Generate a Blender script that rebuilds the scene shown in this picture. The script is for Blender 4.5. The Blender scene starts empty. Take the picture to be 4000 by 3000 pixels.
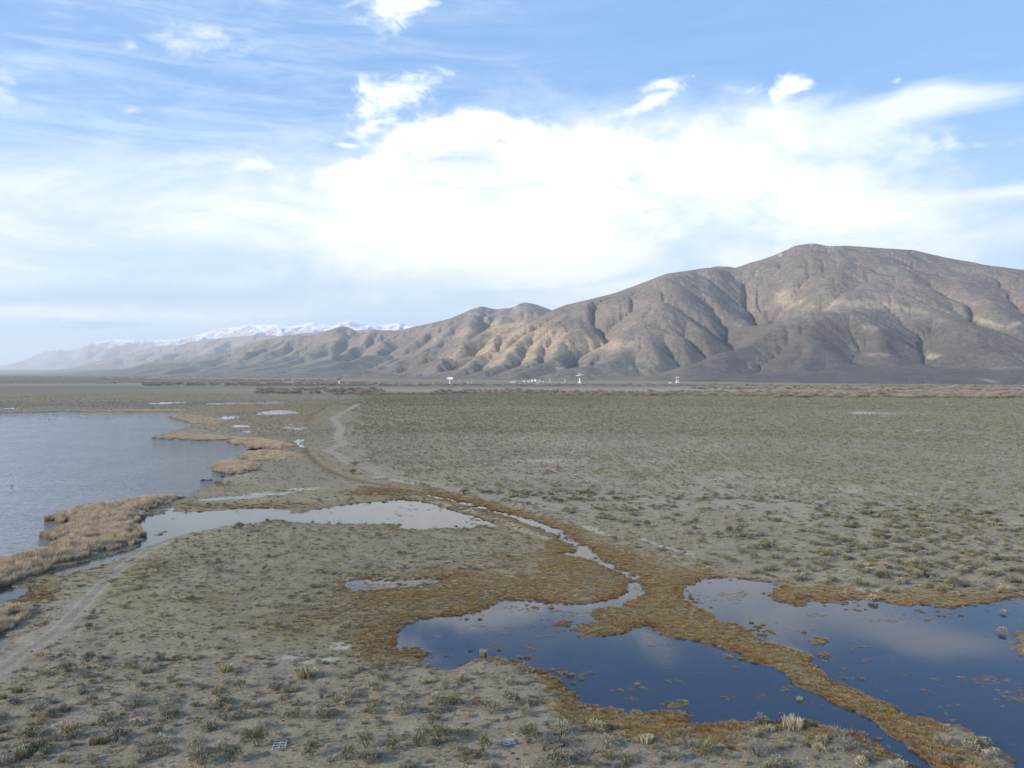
import bpy, bmesh, math, random
import numpy as np
from mathutils import Vector, Matrix

random.seed(7)
RNG = np.random.default_rng(11)
scene = bpy.context.scene
COL = scene.collection

# ----------------------------------------------------------------- camera
F = 3080.0            # focal length in photo pixels (photo 4000 x 3000)
HZ = 1452.0           # row of the horizon in the photo
H = 40.0              # height of the drone above the marsh
PITCH = math.atan((1500.0 - HZ) / F)
cam_data = bpy.data.cameras.new("camera")
cam = bpy.data.objects.new("camera", cam_data)
COL.objects.link(cam)
cam.location = (0, 0, H)
cam.rotation_euler = (math.radians(90) - PITCH, 0, 0)
cam_data.sensor_width = 36.0
cam_data.lens = 36.0 * F / 4000.0
cam_data.clip_start = 0.5
cam_data.clip_end = 400000.0
scene.camera = cam

# ----------------------------------------------------------------- light
SUN_EL = math.radians(24.0)
SUN_AZ = math.radians(-114.0)        # measured from +Y (view direction), negative = left
to_sun = Vector((math.sin(SUN_AZ) * math.cos(SUN_EL), math.cos(SUN_AZ) * math.cos(SUN_EL), math.sin(SUN_EL)))
sun_data = bpy.data.lights.new("sun", 'SUN')
sun_data.energy = 4.3
sun_data.angle = math.radians(2.0)
sun_data.color = (1.0, 0.90, 0.76)
sun = bpy.data.objects.new("sun", sun_data)
COL.objects.link(sun)
sun.rotation_euler = (-to_sun).to_track_quat('-Z', 'Y').to_euler()

scene.view_settings.view_transform = 'Standard'
scene.view_settings.look = 'None'
scene.view_settings.exposure = 0.40
scene.view_settings.gamma = 1.0
scene.view_settings.use_curve_mapping = False
scene.render.engine = 'CYCLES'
scene.cycles.use_denoising = True
scene.cycles.max_bounces = 5
scene.cycles.diffuse_bounces = 2
scene.cycles.glossy_bounces = 2
scene.cycles.transmission_bounces = 2
scene.cycles.transparent_max_bounces = 6
scene.cycles.volume_bounces = 1
scene.cycles.caustics_reflective = False
scene.cycles.caustics_refractive = False
scene.cycles.sample_clamp_indirect = 4.0


# ----------------------------------------------------------------- sky
class NT:
    """small helper to write node graphs"""
    def __init__(self, tree):
        self.t = tree
        self.n = tree.nodes
        self.l = tree.links

    def node(self, typ, **kw):
        nd = self.n.new(typ)
        for k, v in kw.items():
            setattr(nd, k, v)
        return nd

    def put(self, sock, val):
        if isinstance(val, bpy.types.NodeSocket):
            self.l.new(val, sock)
        else:
            sock.default_value = val

    def math(self, op, a, b=0.0, c=0.0, clamp=False):
        nd = self.node('ShaderNodeMath', operation=op, use_clamp=clamp)
        self.put(nd.inputs[0], a)
        self.put(nd.inputs[1], b)
        self.put(nd.inputs[2], c)
        return nd.outputs[0]

    def smooth(self, x, lo, hi, a=0.0, b=1.0):
        nd = self.node('ShaderNodeMapRange', interpolation_type='SMOOTHSTEP')
        self.put(nd.inputs['Value'], x)
        nd.inputs['From Min'].default_value = lo
        nd.inputs['From Max'].default_value = hi
        nd.inputs['To Min'].default_value = a
        nd.inputs['To Max'].default_value = b
        return nd.outputs[0]

    def mix(self, f, a, b):
        nd = self.node('ShaderNodeMix', data_type='RGBA', clamp_factor=True)
        self.put(nd.inputs[0], f)
        self.put(nd.inputs[6], a)
        self.put(nd.inputs[7], b)
        return nd.outputs[2]

    def noise(self, vec, scale, detail=6, rough=0.55, dist=0.0, lac=2.0):
        nd = self.node('ShaderNodeTexNoise')
        self.put(nd.inputs['Vector'], vec)
        nd.inputs['Scale'].default_value = scale
        nd.inputs['Detail'].default_value = detail
        nd.inputs['Roughness'].default_value = rough
        nd.inputs['Lacunarity'].default_value = lac
        nd.inputs['Distortion'].default_value = dist
        return nd.outputs[0]

    def mapping(self, vec, loc=(0, 0, 0), rot=(0, 0, 0), scale=(1, 1, 1), typ='POINT'):
        nd = self.node('ShaderNodeMapping', vector_type=typ)
        self.put(nd.inputs['Vector'], vec)
        nd.inputs['Location'].default_value = loc
        nd.inputs['Rotation'].default_value = rot
        nd.inputs['Scale'].default_value = scale
        return nd.outputs[0]


def build_world():
    w = bpy.data.worlds.new("World")
    scene.world = w
    w.use_nodes = True
    t = w.node_tree
    t.nodes.clear()
    N = NT(t)
    out = N.node('ShaderNodeOutputWorld')
    bg = N.node('ShaderNodeBackground')
    bg.inputs['Strength'].default_value = 0.12
    t.links.new(bg.outputs[0], out.inputs[0])
    sky = N.node('ShaderNodeTexSky', sky_type='NISHITA')
    sky.sun_disc = False
    sky.sun_elevation = SUN_EL
    sky.sun_rotation = SUN_AZ
    sky.altitude = 1200.0
    sky.air_density = 1.0
    sky.dust_density = 0.6
    sky.ozone_density = 2.0
    tc = N.node('ShaderNodeTexCoord').outputs['Generated']
    sep = N.node('ShaderNodeSeparateXYZ')
    t.links.new(tc, sep.inputs[0])
    dx, dy, dz = sep.outputs
    # cloud layer position: the direction as slopes (sideways, up) of the sky seen to the north-east
    dyc = N.math('MAXIMUM', dy, 0.25)
    sx = N.math('DIVIDE', dx, dyc)
    sz = N.math('DIVIDE', dz, dyc)
    comb = N.node('ShaderNodeCombineXYZ')
    N.put(comb.inputs[0], sx)
    N.put(comb.inputs[1], sz)
    P = comb.outputs[0]
    # warp so that no outline is a clean ellipse
    wn = N.node('ShaderNodeTexNoise')
    N.put(wn.inputs['Vector'], N.mapping(tc, scale=(1, 1, 2.2)))
    wn.inputs['Scale'].default_value = 5.0
    wn.inputs['Detail'].default_value = 5.0
    wv = N.node('ShaderNodeVectorMath', operation='MULTIPLY_ADD')
    t.links.new(wn.outputs['Color'], wv.inputs[0])
    wv.inputs[1].default_value = (0.16, 0.07, 0.0)
    sub = N.node('ShaderNodeVectorMath', operation='SUBTRACT')
    t.links.new(P, sub.inputs[0])
    sub.inputs[1].default_value = (0.08, 0.035, 0.0)
    t.links.new(sub.outputs[0], wv.inputs[2])
    PW = wv.outputs[0]

    def blob(cx, cy, rx, ry, rot=0.0, src=None):
        """1 in the middle, 0 on the ellipse outline, negative outside; photo pixel units"""
        c = ((cx - 2000) / F, (HZ - cy) / F, 0)
        m = N.node('ShaderNodeMapping', vector_type='TEXTURE')
        N.put(m.inputs['Vector'], src or PW)
        m.inputs['Location'].default_value = c
        m.inputs['Rotation'].default_value = (0, 0, math.radians(rot))
        m.inputs['Scale'].default_value = (rx / F, ry / F, 1)
        ln = N.node('ShaderNodeVectorMath', operation='LENGTH')
        t.links.new(m.outputs[0], ln.inputs[0])
        return N.math('SUBTRACT', 1.0, ln.outputs['Value'])

    def union(items):
        r = items[0]
        for i in items[1:]:
            r = N.math('MAXIMUM', r, i)
        return r

    fine = N.noise(N.mapping(tc, scale=(1, 1, 2.0)), 9.0, 10, 0.62, 0.25)
    fine2 = N.noise(N.mapping(tc, scale=(1, 1, 1.8), rot=(0, math.radians(14), 0)), 24.0, 9, 0.62, 0.5)
    mid = N.noise(N.mapping(tc, scale=(1, 1, 3.0), rot=(0, math.radians(8), 0)), 3.2, 8, 0.6, 0.6)
    streak = N.noise(N.mapping(tc, scale=(3.0, 3.0, 26.0), rot=(0, math.radians(-4), 0)), 1.3, 8, 0.6, 0.5)
    cirr = N.noise(N.mapping(tc, scale=(3.0, 2.0, 22.0), rot=(0, math.radians(24), 0)), 2.2, 10, 0.68, 0.6)

    # the big bright bank
    bank = union([
        blob(1950, 800, 1000, 330, 0), blob(1600, 730, 480, 190, 6), blob(2100, 640, 560, 190, 0),
        blob(2850, 660, 900, 260, -8), blob(3250, 520, 500, 140, -12), blob(3000, 860, 1000, 200, -4),
    ])
    d_bank = N.math('ADD', bank, N.math('MULTIPLY', N.math('ADD', N.math('SUBTRACT', fine, 0.5), N.math('SUBTRACT', fine2, 0.5)), 0.8))
    a_bank = N.smooth(d_bank, -0.35, 0.85, 0.0, 0.9)
    core = N.math('ADD', union([blob(1760, 560, 330, 95, 6), blob(2050, 530, 260, 80, -8), blob(1400, 660, 260, 60, 8), blob(2250, 620, 420, 120, 0)]), N.math('MULTIPLY', N.math('ADD', N.math('SUBTRACT', fine, 0.5), N.math('SUBTRACT', fine2, 0.5)), 1.1))
    a_core = N.smooth(core, -0.1, 0.75, 0.0, 0.8)
    # separate puffs
    puffs = union([
        blob(1560, 400, 200, 95, 8), blob(1480, 500, 180, 28, 14), blob(1310, 570, 75, 25, 0), blob(1560, 30, 170, 140, 0),
        blob(2560, 415, 120, 26, 24), blob(2640, 335, 110, 32, 0), blob(3060, 345, 95, 48, 10)])
    wisps = union([
        blob(900, 625, 230, 40, 4), blob(3510, 330, 34, 16, 0), blob(440, 440, 55, 18, 0), blob(500, 190, 60, 26, 0),
        blob(800, 160, 240, 60, -4), blob(0, 380, 110, 80, 0), blob(3720, 570, 220, 26, 3)])
    d_puff = N.math('ADD', puffs, N.math('MULTIPLY', N.math('SUBTRACT', fine2, 0.52), 3.6))
    a_puff = N.smooth(d_puff, -0.25, 1.25, 0.0, 0.85)
    d_wisp = N.math('ADD', wisps, N.math('MULTIPLY', N.math('SUBTRACT', fine2, 0.52), 4.5))
    a_wisp = N.smooth(d_wisp, -0.2, 1.6, 0.0, 0.6)
    # smooth lens shaped clouds on the right
    lens = union([blob(3620, 430, 420, 95, 10), blob(3960, 740, 420, 62, 10), blob(3450, 480, 300, 70, 14)])
    a_lens = N.smooth(N.math('ADD', lens, N.math('MULTIPLY', N.math('SUBTRACT', streak, 0.5), 0.9)), -0.1, 0.7, 0.0, 0.8)
    # soft white veil over the lower sky
    veil = union([blob(500, 860, 1300, 260, 0), blob(1300, 950, 1500, 260, 0), blob(2900, 950, 1300, 250, 0),
                  blob(900, 1190, 1500, 50, 0), blob(2500, 1150, 1200, 170, 0)])
    a_veil = N.smooth(N.math('ADD', veil, N.math('MULTIPLY', N.math('SUBTRACT', mid, 0.5), 0.9)), -0.35, 0.60, 0.0, 0.92)
    # thin high streaks, all over the sky
    a_cirr = N.smooth(cirr, 0.34, 0.90, 0.0, 0.62)
    a_cirr = N.math('MULTIPLY', a_cirr, N.smooth(dz, 0.02, 0.20))
    left = N.smooth(sx, -0.35, 0.25, 1.0, 0.10)
    a_cirr = N.math('MULTIPLY', a_cirr, left)
    # haze band by the horizon
    a_hor = N.smooth(dz, 0.02, 0.34, 0.80, 0.0)
    a_str = N.math('MULTIPLY', N.smooth(streak, 0.42, 0.7, 0.0, 0.55), N.smooth(dz, 0.0, 0.13, 1.0, 0.0))

    base = sky.outputs[0]
    hsv = N.node('ShaderNodeHueSaturation')
    hsv.inputs['Saturation'].default_value = 1.12
    hsv.inputs['Value'].default_value = 1.75
    t.links.new(base, hsv.inputs['Color'])
    k = 1.0 / 0.12

    def c(r, g, b):
        return (r * k, g * k, b * k, 1)
    col = N.mix(0.75, hsv.outputs[0], c(0.205, 0.385, 0.70))
    col = N.mix(a_hor, col, c(0.56, 0.70, 0.82))
    col = N.mix(a_cirr, col, c(0.78, 0.88, 0.98))
    col = N.mix(a_veil, col, N.mix(N.smooth(mid, 0.35, 0.65), c(0.52, 0.66, 0.76), c(0.92, 0.94, 0.94)))
    shade = N.smooth(N.math('ADD', mid, N.math('MULTIPLY', N.math('SUBTRACT', fine, 0.5), 0.5)), 0.30, 0.60)
    cloudc = N.mix(shade, c(0.62, 0.76, 0.87), c(1.0, 1.0, 0.98))
    col = N.mix(a_lens, col, N.mix(N.smooth(blob(3960, 770, 420, 50, 10), 0.0, 0.7), c(0.90, 0.93, 0.97), c(0.62, 0.72, 0.82)))
    col = N.mix(a_wisp, col, c(1.0, 1.02, 1.04))
    col = N.mix(a_puff, col, c(1.30, 1.30, 1.28))
    col = N.mix(a_bank, col, cloudc)
    col = N.mix(a_core, col, c(1.35, 1.32, 1.26))
    col = N.mix(a_str, col, c(0.86, 0.91, 0.94))
    # two low grey-blue lens clouds
    low = union([blob(370, 1253, 185, 20, 0), blob(240, 1272, 60, 6, 0), blob(1950, 1247, 90, 8, 0)])
    a_low = N.smooth(N.math('ADD', low, N.math('MULTIPLY', N.math('SUBTRACT', fine2, 0.5), 0.8)), 0.0, 0.6, 0.0, 0.75)
    band = N.math('MULTIPLY', N.smooth(blob(400, 1150, 1500, 70, 0), 0.0, 1.0, 0.0, 0.9), N.smooth(mid, 0.2, 0.5))
    col = N.mix(band, col, c(0.44, 0.57, 0.72))
    col = N.mix(a_low, col, c(0.40, 0.50, 0.64))
    t.links.new(col, bg.inputs['Color'])


build_world()


# ----------------------------------------------------------------- small tools
def prop(o, label=None, cat=None, group=None, kind=None):
    if label:
        o['label'] = label
    if cat:
        o['category'] = cat
    if group:
        o['group'] = group
    if kind:
        o['kind'] = kind
    return o


def px2dir(x, y):
    u = (np.asarray(x, float) - 2000.0) / F
    v = -(np.asarray(y, float) - 1500.0) / F
    ca, sa = math.cos(PITCH), math.sin(PITCH)
    return u, ca + v * sa, -sa + v * ca


def ground(x, y, z=0.0):
    """photo pixel -> point of the plain"""
    dx, dy, dz = px2dir(x, y)
    t = (H - z) / (-dz)
    return dx * t, dy * t


def at_depth(x, y, Y):
    dx, dy, dz = px2dir(x, y)
    t = Y / dy
    return dx * t, Y + 0 * dx, H + dz * t


def to_px(X, Y, Z):
    ca, sa = math.cos(PITCH), math.sin(PITCH)
    z = Z - H
    depth = Y * ca - z * sa
    up = Y * sa + z * ca
    depth = np.maximum(depth, 1e-3)
    return 2000 + F * X / depth, 1500 - F * up / depth


_PERM = np.random.default_rng(5).permutation(512)
_PERM = np.concatenate([_PERM, _PERM])
_GA = np.random.default_rng(6).uniform(0, 2 * np.pi, 512)
_GX, _GY = np.cos(_GA), np.sin(_GA)


def perlin(x, y, seed=0):
    xi = np.floor(x).astype(np.int64)
    yi = np.floor(y).astype(np.int64)
    xf, yf = x - xi, y - yi
    u = xf * xf * xf * (xf * (xf * 6 - 15) + 10)
    v = yf * yf * yf * (yf * (yf * 6 - 15) + 10)

    def g(ix, iy, fx, fy):
        h = _PERM[(_PERM[(ix + seed * 37) & 511] + iy) & 511]
        return _GX[h] * fx + _GY[h] * fy
    a = g(xi, yi, xf, yf)
    b = g(xi + 1, yi, xf - 1, yf)
    c = g(xi, yi + 1, xf, yf - 1)
    d = g(xi + 1, yi + 1, xf - 1, yf - 1)
    return (a + u * (b - a) + v * ((c + u * (d - c)) - (a + u * (b - a)))) * 1.5


def fbm(x, y, octv=5, seed=0, rough=0.5):
    s, a, tot = 0.0, 1.0, 0.0
    for i in range(octv):
        s = s + a * perlin(x, y, seed + i)
        tot += a
        a *= rough
        x = x * 2.03 + 17.1
        y = y * 2.03 - 9.3
    return s / tot * 1.4


def fbm_lod(X, Y, foot, lmax, lmin, seed=0, rough=0.62):
    """world-space noise whose short waves die out where the mesh is too coarse to carry them"""
    s, amp, tot, L, i = 0.0, 1.0, 0.0, lmax, 0
    while L >= lmin:
        w = np.clip((L / (foot * 2.2) - 0.6) * 1.5, 0, 1)
        s = s + amp * w * perlin(X / L + 13.7 * i, Y / L - 7.1 * i, seed + i)
        tot += amp
        amp *= rough
        L /= 2.1
        i += 1
    return s / tot * 1.5


def sstep(x, lo, hi):
    t = np.clip((x - lo) / (hi - lo), 0, 1)
    return t * t * (3 - 2 * t)


def mesh_from(name, verts, faces_quads=None, tris=None, smooth=True):
    """fast mesh from numpy arrays"""
    me = bpy.data.meshes.new(name)
    nv = len(verts)
    me.vertices.add(nv)
    me.vertices.foreach_set('co', np.asarray(verts, np.float32).ravel())
    loops, starts, tot = [], [], 0
    if faces_quads is not None and len(faces_quads):
        q = np.asarray(faces_quads, np.int32)
        loops.append(q.ravel())
        starts.append(np.arange(len(q)) * 4)
        tot = len(q) * 4
    if tris is not None and len(tris):
        q = np.asarray(tris, np.int32)
        loops.append(q.ravel())
        starts.append(tot + np.arange(len(q)) * 3)
    loops = np.concatenate(loops)
    starts = np.concatenate(starts)
    me.loops.add(len(loops))
    me.loops.foreach_set('vertex_index', loops.astype(np.int32))
    me.polygons.add(len(starts))
    me.polygons.foreach_set('loop_start', starts.astype(np.int32))
    if smooth:
        me.polygons.foreach_set('use_smooth', np.ones(len(starts), bool))
    me.update(calc_edges=True)
    return me


def set_col(me, name, rgb):
    a = me.attributes.new(name, 'FLOAT_COLOR', 'POINT')
    buf = np.ones((len(me.vertices), 4), np.float32)
    buf[:, :3] = rgb
    a.data.foreach_set('color', buf.ravel())


def set_float(me, name, val):
    a = me.attributes.new(name, 'FLOAT', 'POINT')
    a.data.foreach_set('value', np.asarray(val, np.float32))


def link(name, me, mat=None, parent=None):
    o = bpy.data.objects.new(name, me)
    if mat is not None and len(me.materials) == 0:
        me.materials.append(mat)
    COL.objects.link(o)
    if parent is not None:
        o.parent = parent
    return o


def resample(pts, step):
    pts = np.asarray(pts, float)
    out = [pts[0]]
    for a, b in zip(pts[:-1], pts[1:]):
        n = max(1, int(np.ceil(np.linalg.norm(b - a) / step)))
        for i in range(1, n + 1):
            out.append(a + (b - a) * i / n)
    return np.array(out)


def poly_world(px):
    p = resample(np.array(px, float), 120)
    return np.stack(ground(p[:, 0], p[:, 1]), 1)


def poly_sd(pts, X, Y, pad=60.0):
    """signed distance (positive inside) of points to a polygon, metres"""
    out = np.full(X.shape, -pad)
    x0, y0 = pts.min(0) - pad
    x1, y1 = pts.max(0) + pad
    m = (X > x0) & (X < x1) & (Y > y0) & (Y < y1)
    if not m.any():
        return out
    x, y = X[m], Y[m]
    d2 = np.full(x.shape, pad * pad)
    ins = np.zeros(x.shape, bool)
    n = len(pts)
    for i in range(n):
        ax, ay = pts[i]
        bx, by = pts[(i + 1) % n]
        ex, ey = bx - ax, by - ay
        L = ex * ex + ey * ey + 1e-9
        t = np.clip(((x - ax) * ex + (y - ay) * ey) / L, 0, 1)
        d2 = np.minimum(d2, (x - ax - t * ex) ** 2 + (y - ay - t * ey) ** 2)
        if abs(ey) > 1e-9:
            c = ((ay > y) != (by > y)) & (x < (bx - ax) * (y - ay) / ey + ax)
            ins ^= c
    d = np.sqrt(d2)
    out[m] = np.where(ins, d, -d)
    return out


def line_dist(px_pts, X, Y, pad=60.0):
    p = np.array(px_pts, float)
    w = np.stack(ground(p[:, 0], p[:, 1]), 1)
    out = np.full(X.shape, pad)
    x0, y0 = w.min(0) - pad
    x1, y1 = w.max(0) + pad
    m = (X > x0) & (X < x1) & (Y > y0) & (Y < y1)
    if not m.any():
        return out
    x, y = X[m], Y[m]
    d2 = np.full(x.shape, pad * pad)
    for (ax, ay), (bx, by) in zip(w[:-1], w[1:]):
        ex, ey = bx - ax, by - ay
        L = ex * ex + ey * ey + 1e-9
        t = np.clip(((x - ax) * ex + (y - ay) * ey) / L, 0, 1)
        d2 = np.minimum(d2, (x - ax - t * ex) ** 2 + (y - ay - t * ey) ** 2)
    out[m] = np.sqrt(d2)
    return out

# ----------------------------------------------------------------- layout of the marsh (photo pixels, thrown onto the plain)
LAKE = [(-900, 1640), (0, 1616), (200, 1610), (350, 1611), (560, 1611), (690, 1610), (712, 1618), (665, 1630), (700, 1641),
        (763, 1655), (735, 1667), (670, 1683), (592, 1711), (640, 1717), (700, 1719), (780, 1723), (890, 1722), (905, 1735),
        (960, 1742), (1000, 1752), (985, 1762), (930, 1777), (963, 1800), (862, 1806), (798, 1822), (833, 1836), (860, 1848),
        (908, 1856), (880, 1868), (850, 1890), (800, 1904), (765, 1918), (748, 1938), (700, 1944), (640, 1952), (540, 1958),
        (470, 1968), (390, 1984), (330, 1994), (260, 2008), (208, 2020), (206, 2030), (262, 2044), (300, 2052), (240, 2070),
        (178, 2090), (215, 2104), (262, 2122), (235, 2150), (140, 2172), (60, 2188), (0, 2200), (-900, 2330)]
SHALLOW = [(194, 2243), (240, 2222), (330, 2194), (400, 2175), (470, 2158), (545, 2135), (575, 2112), (545, 2096), (560, 2082),
           (520, 2050), (545, 2022), (600, 2014), (650, 2005), (662, 1992), (632, 1984), (660, 1982), (690, 1998), (722, 2003),
           (800, 1998), (900, 1991), (1000, 1987), (1030, 1985), (1060, 1984), (1090, 1990), (1125, 1996), (1130, 2006),
           (1190, 2002), (1250, 1986), (1330, 1977), (1400, 1968), (1450, 1962), (1500, 1960), (1570, 1949), (1600, 1953),
           (1650, 1959), (1710, 1975), (1760, 1990), (1800, 2000), (1850, 2012), (1890, 2026), (1920, 2040), (1965, 2056),
           (1940, 2061), (1880, 2052), (1850, 2042), (1850, 2056), (1800, 2062), (1700, 2063), (1650, 2068), (1560, 2066), (1552, 2060),
           (1562, 2048), (1500, 2048), (1400, 2045), (1300, 2046), (1220, 2041), (1150, 2041), (1100, 2031), (1075, 2029),
           (1040, 2033), (1000, 2042), (940, 2049), (880, 2056), (840, 2063), (780, 2076), (720, 2091), (650, 2108), (600, 2128),
           (540, 2150), (470, 2184), (430, 2200), (380, 2212), (300, 2228), (230, 2243)]
CANAL = [(1640, 1930), (1700, 1938), (1760, 1948), (1805, 1958), (1860, 1972), (1920, 1985), (1965, 2000), (2000, 2012),
         (2045, 2022), (2095, 2038), (2135, 2052), (2190, 2073), (2225, 2098), (2262, 2130), (2305, 2145), (2345, 2180),
         (2390, 2202), (2430, 2224), (2475, 2240), (2500, 2252), (2486, 2272), (2510, 2298), (2515, 2330), (2470, 2345), (2410, 2352), (2425, 2335), (2462, 2305),
         (2452, 2285), (2470, 2268), (2440, 2256), (2380, 2222), (2325, 2194), (2280, 2180), (2205, 2166), (2225, 2158), (2262, 2162),
         (2232, 2132), (2200, 2112), (2178, 2092), (2130, 2070), (2080, 2054), (2030, 2036), (1985, 2018), (1960, 2012),
         (1900, 1998), (1840, 1984), (1790, 1968), (1740, 1954), (1690, 1944)]
POND = [(1540, 2510), (1548, 2484), (1575, 2454), (1612, 2434), (1655, 2418), (1730, 2406), (1800, 2400), (1880, 2390), (1920, 2368),
        (1958, 2347), (2010, 2344), (2100, 2350), (2200, 2360), (2290, 2362), (2340, 2352), (2407, 2337), (2440, 2326),
        (2500, 2330), (2480, 2344), (2440, 2352), (2434, 2366), (2345, 2374), (2318, 2388), (2322, 2410), (2350, 2428),
        (2250, 2440), (2240, 2460), (2330, 2462), (2450, 2448), (2540, 2446), (2582, 2490), (2650, 2496), (2700, 2500),
        (2791, 2522), (2850, 2538), (2900, 2546), (2896, 2570), (2932, 2592), (3000, 2602), (3059, 2622), (3110, 2670),
        (3200, 2715), (3290, 2762), (3372, 2790), (3420, 2830), (3460, 2866), (3520, 2902), (3570, 2932), (3612, 2974),
        (3680, 3060), (3800, 3200), (3680, 3200), (3600, 3060), (3560, 3000), (3510, 2966), (3450, 2930), (3400, 2896), (3350, 2870),
        (3270, 2850), (3200, 2832), (3158, 2816), (3060, 2816), (3000, 2811), (2950, 2818), (2870, 2820), (2780, 2832),
        (2723, 2840), (2692, 2820), (2669, 2784), (2560, 2776), (2520, 2782), (2470, 2766), (2450, 2786), (2434, 2772),
        (2350, 2762), (2280, 2752), (2230, 2702), (2181, 2658), (2130, 2626), (2100, 2606), (2000, 2580), (1920, 2566),
        (1850, 2572), (1800, 2596), (1760, 2616), (1723, 2608), (1650, 2590), (1640, 2560), (1600, 2540), (1552, 2538)]
EAST = [(2668, 2322), (2673, 2296), (2740, 2261), (2800, 2255), (2900, 2262), (3000, 2275), (3042, 2290), (3012, 2320),
        (3010, 2345), (3080, 2362), (3150, 2370), (3172, 2362), (3130, 2344), (3200, 2352), (3300, 2360), (3250, 2345),
        (3330, 2338), (3400, 2345), (3440, 2352), (3480, 2355), (3540, 2366), (3600, 2360), (3650, 2370), (3700, 2376),
        (3800, 2364), (3880, 2346), (3963, 2329), (4000, 2345), (4400, 2360), (4900, 2500), (4900, 3200), (4180, 3200),
        (4010, 3060), (3980, 3000), (3950, 2960), (3900, 2923), (3845, 2884), (3800, 2862), (3746, 2838), (3633, 2810),
        (3538, 2792), (3475, 2748), (3407, 2725), (3339, 2693), (3253, 2657), (3203, 2616), (3162, 2590), (3176, 2566),
        (3081, 2536), (2995, 2504), (2960, 2490), (2918, 2462), (2868, 2432), (2800, 2428), (2782, 2396), (2730, 2370), (2672, 2342)]
MUDPOOL = [(1335, 2285), (1350, 2271), (1440, 2264), (1550, 2269), (1640, 2264), (1700, 2267), (1742, 2261), (1706, 2276),
           (1640, 2286), (1612, 2296), (1500, 2300), (1425, 2311), (1370, 2302)]
SMALL = {
    'reed_pool': [(-500, 2330), (0, 2290), (40, 2284), (62, 2297), (128, 2300), (106, 2326), (60, 2337), (0, 2348), (-500, 2400)],
    'edge_pool': [(-400, 2500), (0, 2470), (28, 2490), (20, 2510), (0, 2525), (-400, 2560)],
    'long_puddle': [(769, 1953), (830, 1945), (900, 1940), (970, 1935), (1032, 1937), (1010, 1944), (960, 1946), (900, 1950), (800, 1957)],
    'thread_puddle': [(995, 1914), (1060, 1927), (1110, 1921), (1205, 1909), (1110, 1928), (1055, 1934)],
    'bend_pool': [(1150, 1727), (1162, 1716), (1186, 1714), (1168, 1734), (1196, 1750), (1172, 1746)],
    'meadow_pool': [(1004, 1620), (1020, 1611), (1055, 1604), (1112, 1602), (1168, 1610), (1150, 1617), (1080, 1619)],
    'meadow_sheet': [(990, 1571), (1060, 1567), (1150, 1571), (1110, 1577), (1040, 1580), (990, 1576)],
    'far_sheet': [(560, 1578), (640, 1571), (760, 1569), (730, 1574), (620, 1579)],
    'far_sheet2': [(780, 1580), (850, 1574), (970, 1576), (880, 1580)],
    'pan_pool': [(838, 1640), (870, 1629), (905, 1626), (940, 1629), (880, 1638)],
    'pan_pool2': [(900, 1669), (925, 1660), (985, 1662), (975, 1669)],
    'pan_pool3': [(945, 1689), (960, 1683), (985, 1684), (978, 1690)],
    'pan_pool4': [(1104, 1658), (1138, 1655), (1140, 1659)],
    'pan_pool5': [(1138, 1676), (1160, 1671), (1192, 1680), (1160, 1679)],
    'pan_pool6': [(1095, 1676), (1112, 1669), (1110, 1676)],
    'shore_pool': [(0, 1597), (20, 1594), (105, 1594), (60, 1597)],
    'inlet_pool': [(980, 1757), (1000, 1750), (1042, 1753), (1010, 1759)],
    'field_pool': [(2274, 1589), (2290, 1586), (2322, 1588), (2324, 1593), (2285, 1592)],
    'field_pool2': [(2390, 1593), (2420, 1591), (2452, 1597), (2410, 1597)],
    'far_ditch': [(1262, 1600), (1275, 1592), (1330, 1570), (1300, 1586)],
    'ditch_pool': [(1495, 1972), (1510, 1955), (1540, 1952), (1530, 1962)],
}
# the two ridges of marsh plants that stand in the pond
ISLES = [[(2250, 2448), (2300, 2440), (2400, 2446), (2480, 2444), (2470, 2462), (2390, 2480), (2300, 2494), (2262, 2484)],
         [(2165, 2440), (2200, 2420), (2240, 2428), (2215, 2448)],
         [(3160, 2512), (3180, 2490), (3215, 2485), (3245, 2498), (3220, 2518), (3185, 2522)],
         [(3190, 2560), (3220, 2555), (3246, 2563), (3225, 2571)],
         [(3570, 2384), (3600, 2384), (3660, 2396), (3655, 2400), (3600, 2394)],
         [(3950, 2480), (3975, 2470), (4060, 2460), (4060, 2570), (3990, 2560), (3960, 2530), (3975, 2505)],
         [(1570, 2545), (1620, 2530), (1680, 2548), (1640, 2566)],
         [(2600, 2745), (2690, 2738), (2700, 2750), (2660, 2765), (2610, 2765)],
         [(2670, 2240), (2660, 2240), (2665, 2235)],
         [(1830, 2024), (1860, 2022), (1862, 2034), (1835, 2032)],
         [(600, 2088), (655, 2070), (650, 2084), (620, 2094)]]

TRACK_R = [(1400, 1580), (1380, 1592), (1340, 1615), (1300, 1636), (1312, 1655), (1332, 1678), (1322, 1700), (1318, 1722)]
TRACK_R2 = [(1318, 1722), (1345, 1735), (1310, 1748), (1275, 1762), (1322, 1780), (1345, 1797), (1370, 1812), (1400, 1822), (1440, 1838),
            (1500, 1858), (1560, 1871), (1620, 1885), (1700, 1898), (1780, 1915), (1850, 1935), (1950, 1950), (2060, 1960),
            (2130, 1973), (2220, 1985), (2300, 2000), (2400, 2018), (2480, 2036), (2560, 2060), (2640, 2075)]
TRACK_L = [(-260, 2840), (-100, 2700), (0, 2625), (60, 2575), (160, 2510), (230, 2458), (300, 2390), (350, 2335), (400, 2285),
           (450, 2240), (500, 2200), (560, 2160), (640, 2118), (720, 2092), (830, 2068)]
DITCH = [(1400, 1555), (1330, 1570), (1270, 1592), (1215, 1625), (1195, 1650)]
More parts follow.
